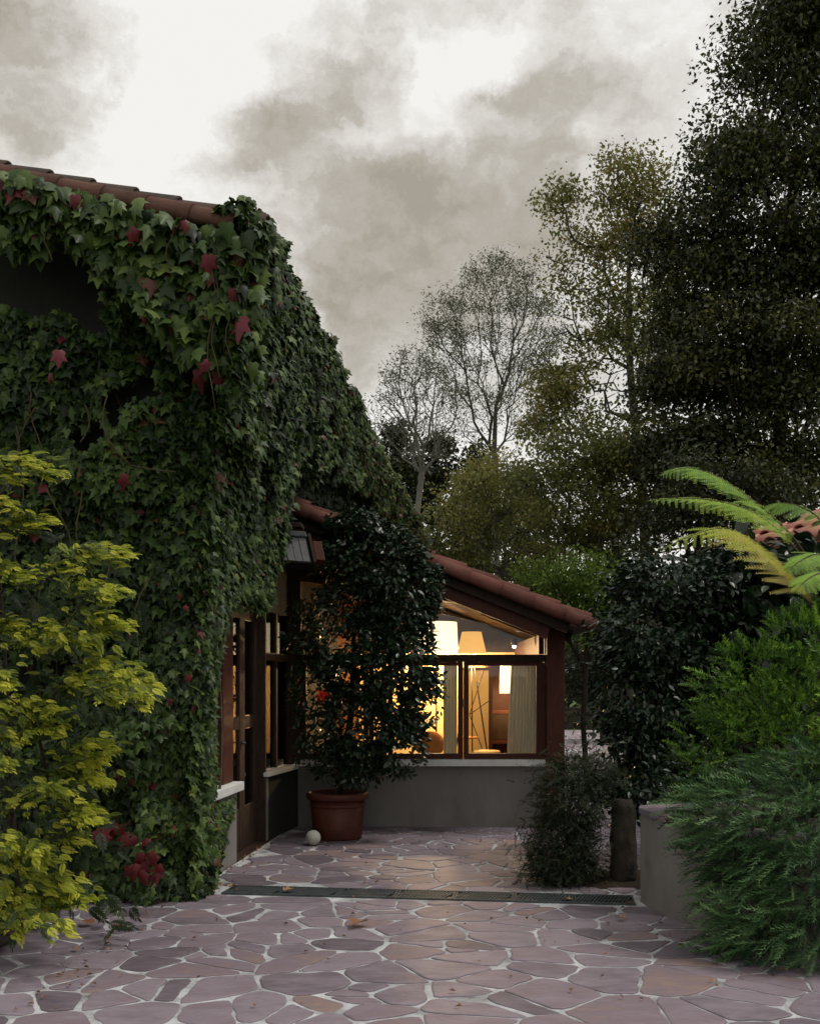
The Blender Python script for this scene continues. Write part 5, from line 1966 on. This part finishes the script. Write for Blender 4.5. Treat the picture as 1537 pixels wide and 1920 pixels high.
# a far wood closes the view at eye level
P, _ = [], 0
n = 26000
x = rng.uniform(-60, 60, n)
y = rng.uniform(62, 75, n)
h = 6.5 + 1.8 * fbm(x * .12, x * 0, 1.0, 3) + 1.0 * fbm(x * .5, x * 0, 1.0, 4)
z = rng.random(n) ** .7 * h
P = np.stack([x, y, z], 1)
tr_ = scatter('far_wood', [tpl_small(.4)], P, rnd(n), rnd(n, .7) + np.array((0, -.4, .5)), rng.uniform(.5, 1.0, n), np.clip(rng.normal(.35, .2, n), 0, 1), M['dark_leaf'], None)
tag(tr_, 'far wood of dark trees along the skyline', None, None, 'stuff')

# stone wall at the end of the back lane
bw = thing('stone_wall', 'low rough stone wall across the end of the back lane', 'wall', (6, 38, 0))
for r_i in range(3):
    x = 3.6
    while x < 10:
        w_ = random.uniform(.45, .9)
        bm = bmesh.new()
        zc = .14 + r_i * .27
        box(bm, (x, x + w_), (38.0 + random.uniform(0, .08), 38.5), (zc - .13, zc + .125 + random.uniform(0, .03) * (r_i == 2)))
        bmesh.ops.recalc_face_normals(bm, faces=bm.faces)
        for v in bm.verts:
            v.co += Vector((random.gauss(0, .02), random.gauss(0, .03), random.gauss(0, .015)))
        bmesh.ops.bevel(bm, geom=bm.edges[:], offset=.035, segments=1, affect='EDGES')
        mesh_bm('stone', bm, M['rock'], bw)
        x += w_ * 1.02

# ================================================================== FALLEN LEAVES AND LITTER
FLV = [(678, 1738, .16, 'large curled dry leaf lying alone in the middle of the near paving'), (168, 1741, .12, 'dry leaf at the foot of the golden shrub'), (400, 1660, .09, 'reddish dry leaf at the left end of the drain'),
       (412, 1668, .09, 'brown dry leaf heaped beside the reddish one at the left end of the drain'), (430, 1670, .08, 'tan dry leaf a little right of the heap at the drain end'), (535, 1678, .10, 'pale dry leaf lying on the near rim of the drain'),
       (662, 1690, .05, 'tiny pale leaf between the drain and the large curled leaf'), (137, 1786, .06, 'small dark leaf on the near paving at far left'), (203, 1790, .04, 'tiny dark scrap right of the small dark leaf at far left'),
       (1068, 1695, .07, 'brown leaf close to the right end of the drain'), (1170, 1730, .07, 'dark leaf near the base of the planter wall'), (1300, 1760, .06, 'small leaf under the overhanging juniper'), (612, 1808, .025, 'tiny white pebble like scrap on a stone in the foreground')]
for px, py, s, lb in FLV:
    y = CAM_Z * F / (py - HY)
    base = np.array(((px - CX) / F * y, y, .024))
    tv, tf = tpl_ivy(.05, -.35, .85) if s > .06 else tpl_leaf(.3, .2, .2)
    a = random.uniform(0, 6.28)
    v, f = xf((tv, tf), base, (math.cos(a), math.sin(a), .12), (0, 0, 1), s)
    v[:, 2] = np.maximum(v[:, 2], .017) + np.abs(rng.normal(0, .004, len(v)))
    tag(link('fallen_leaf', mesh_np('fallen_leaf', v, f, np.full(len(v), random.uniform(.2, .95))), M['brownleaf']), lb, 'fallen leaf', 'fallen leaves on the paving')
n = 420
yy = rng.uniform(5.2, 11.5, n)
edge = rng.random(n)
xx = np.where(edge < .45, np.maximum(np.where(yy < 8, -1.95, -2.46 + .0935 * yy), -9) + np.abs(rng.normal(.05, .14, n)), np.where(edge < .75, 1.72 - np.abs(rng.normal(.05, .25, n)) + np.clip(7 - yy, 0, 2) * .5, rng.uniform(-1.5, 1.7, n)))
P = np.stack([xx, yy, np.full(n, .018)], 1)
lt = scatter('leaf_litter', [tpl_small(.35, .3)], P, np.stack([rng.normal(size=n), rng.normal(size=n), np.full(n, .15)], 1), rnd(n, .25) + np.array((0, 0, 1)), rng.uniform(.012, .04, n), rng.random(n) * .6, M['brownleaf'], None)
tag(lt, 'scraps of dry leaf scattered along the walls', None, None, 'stuff')
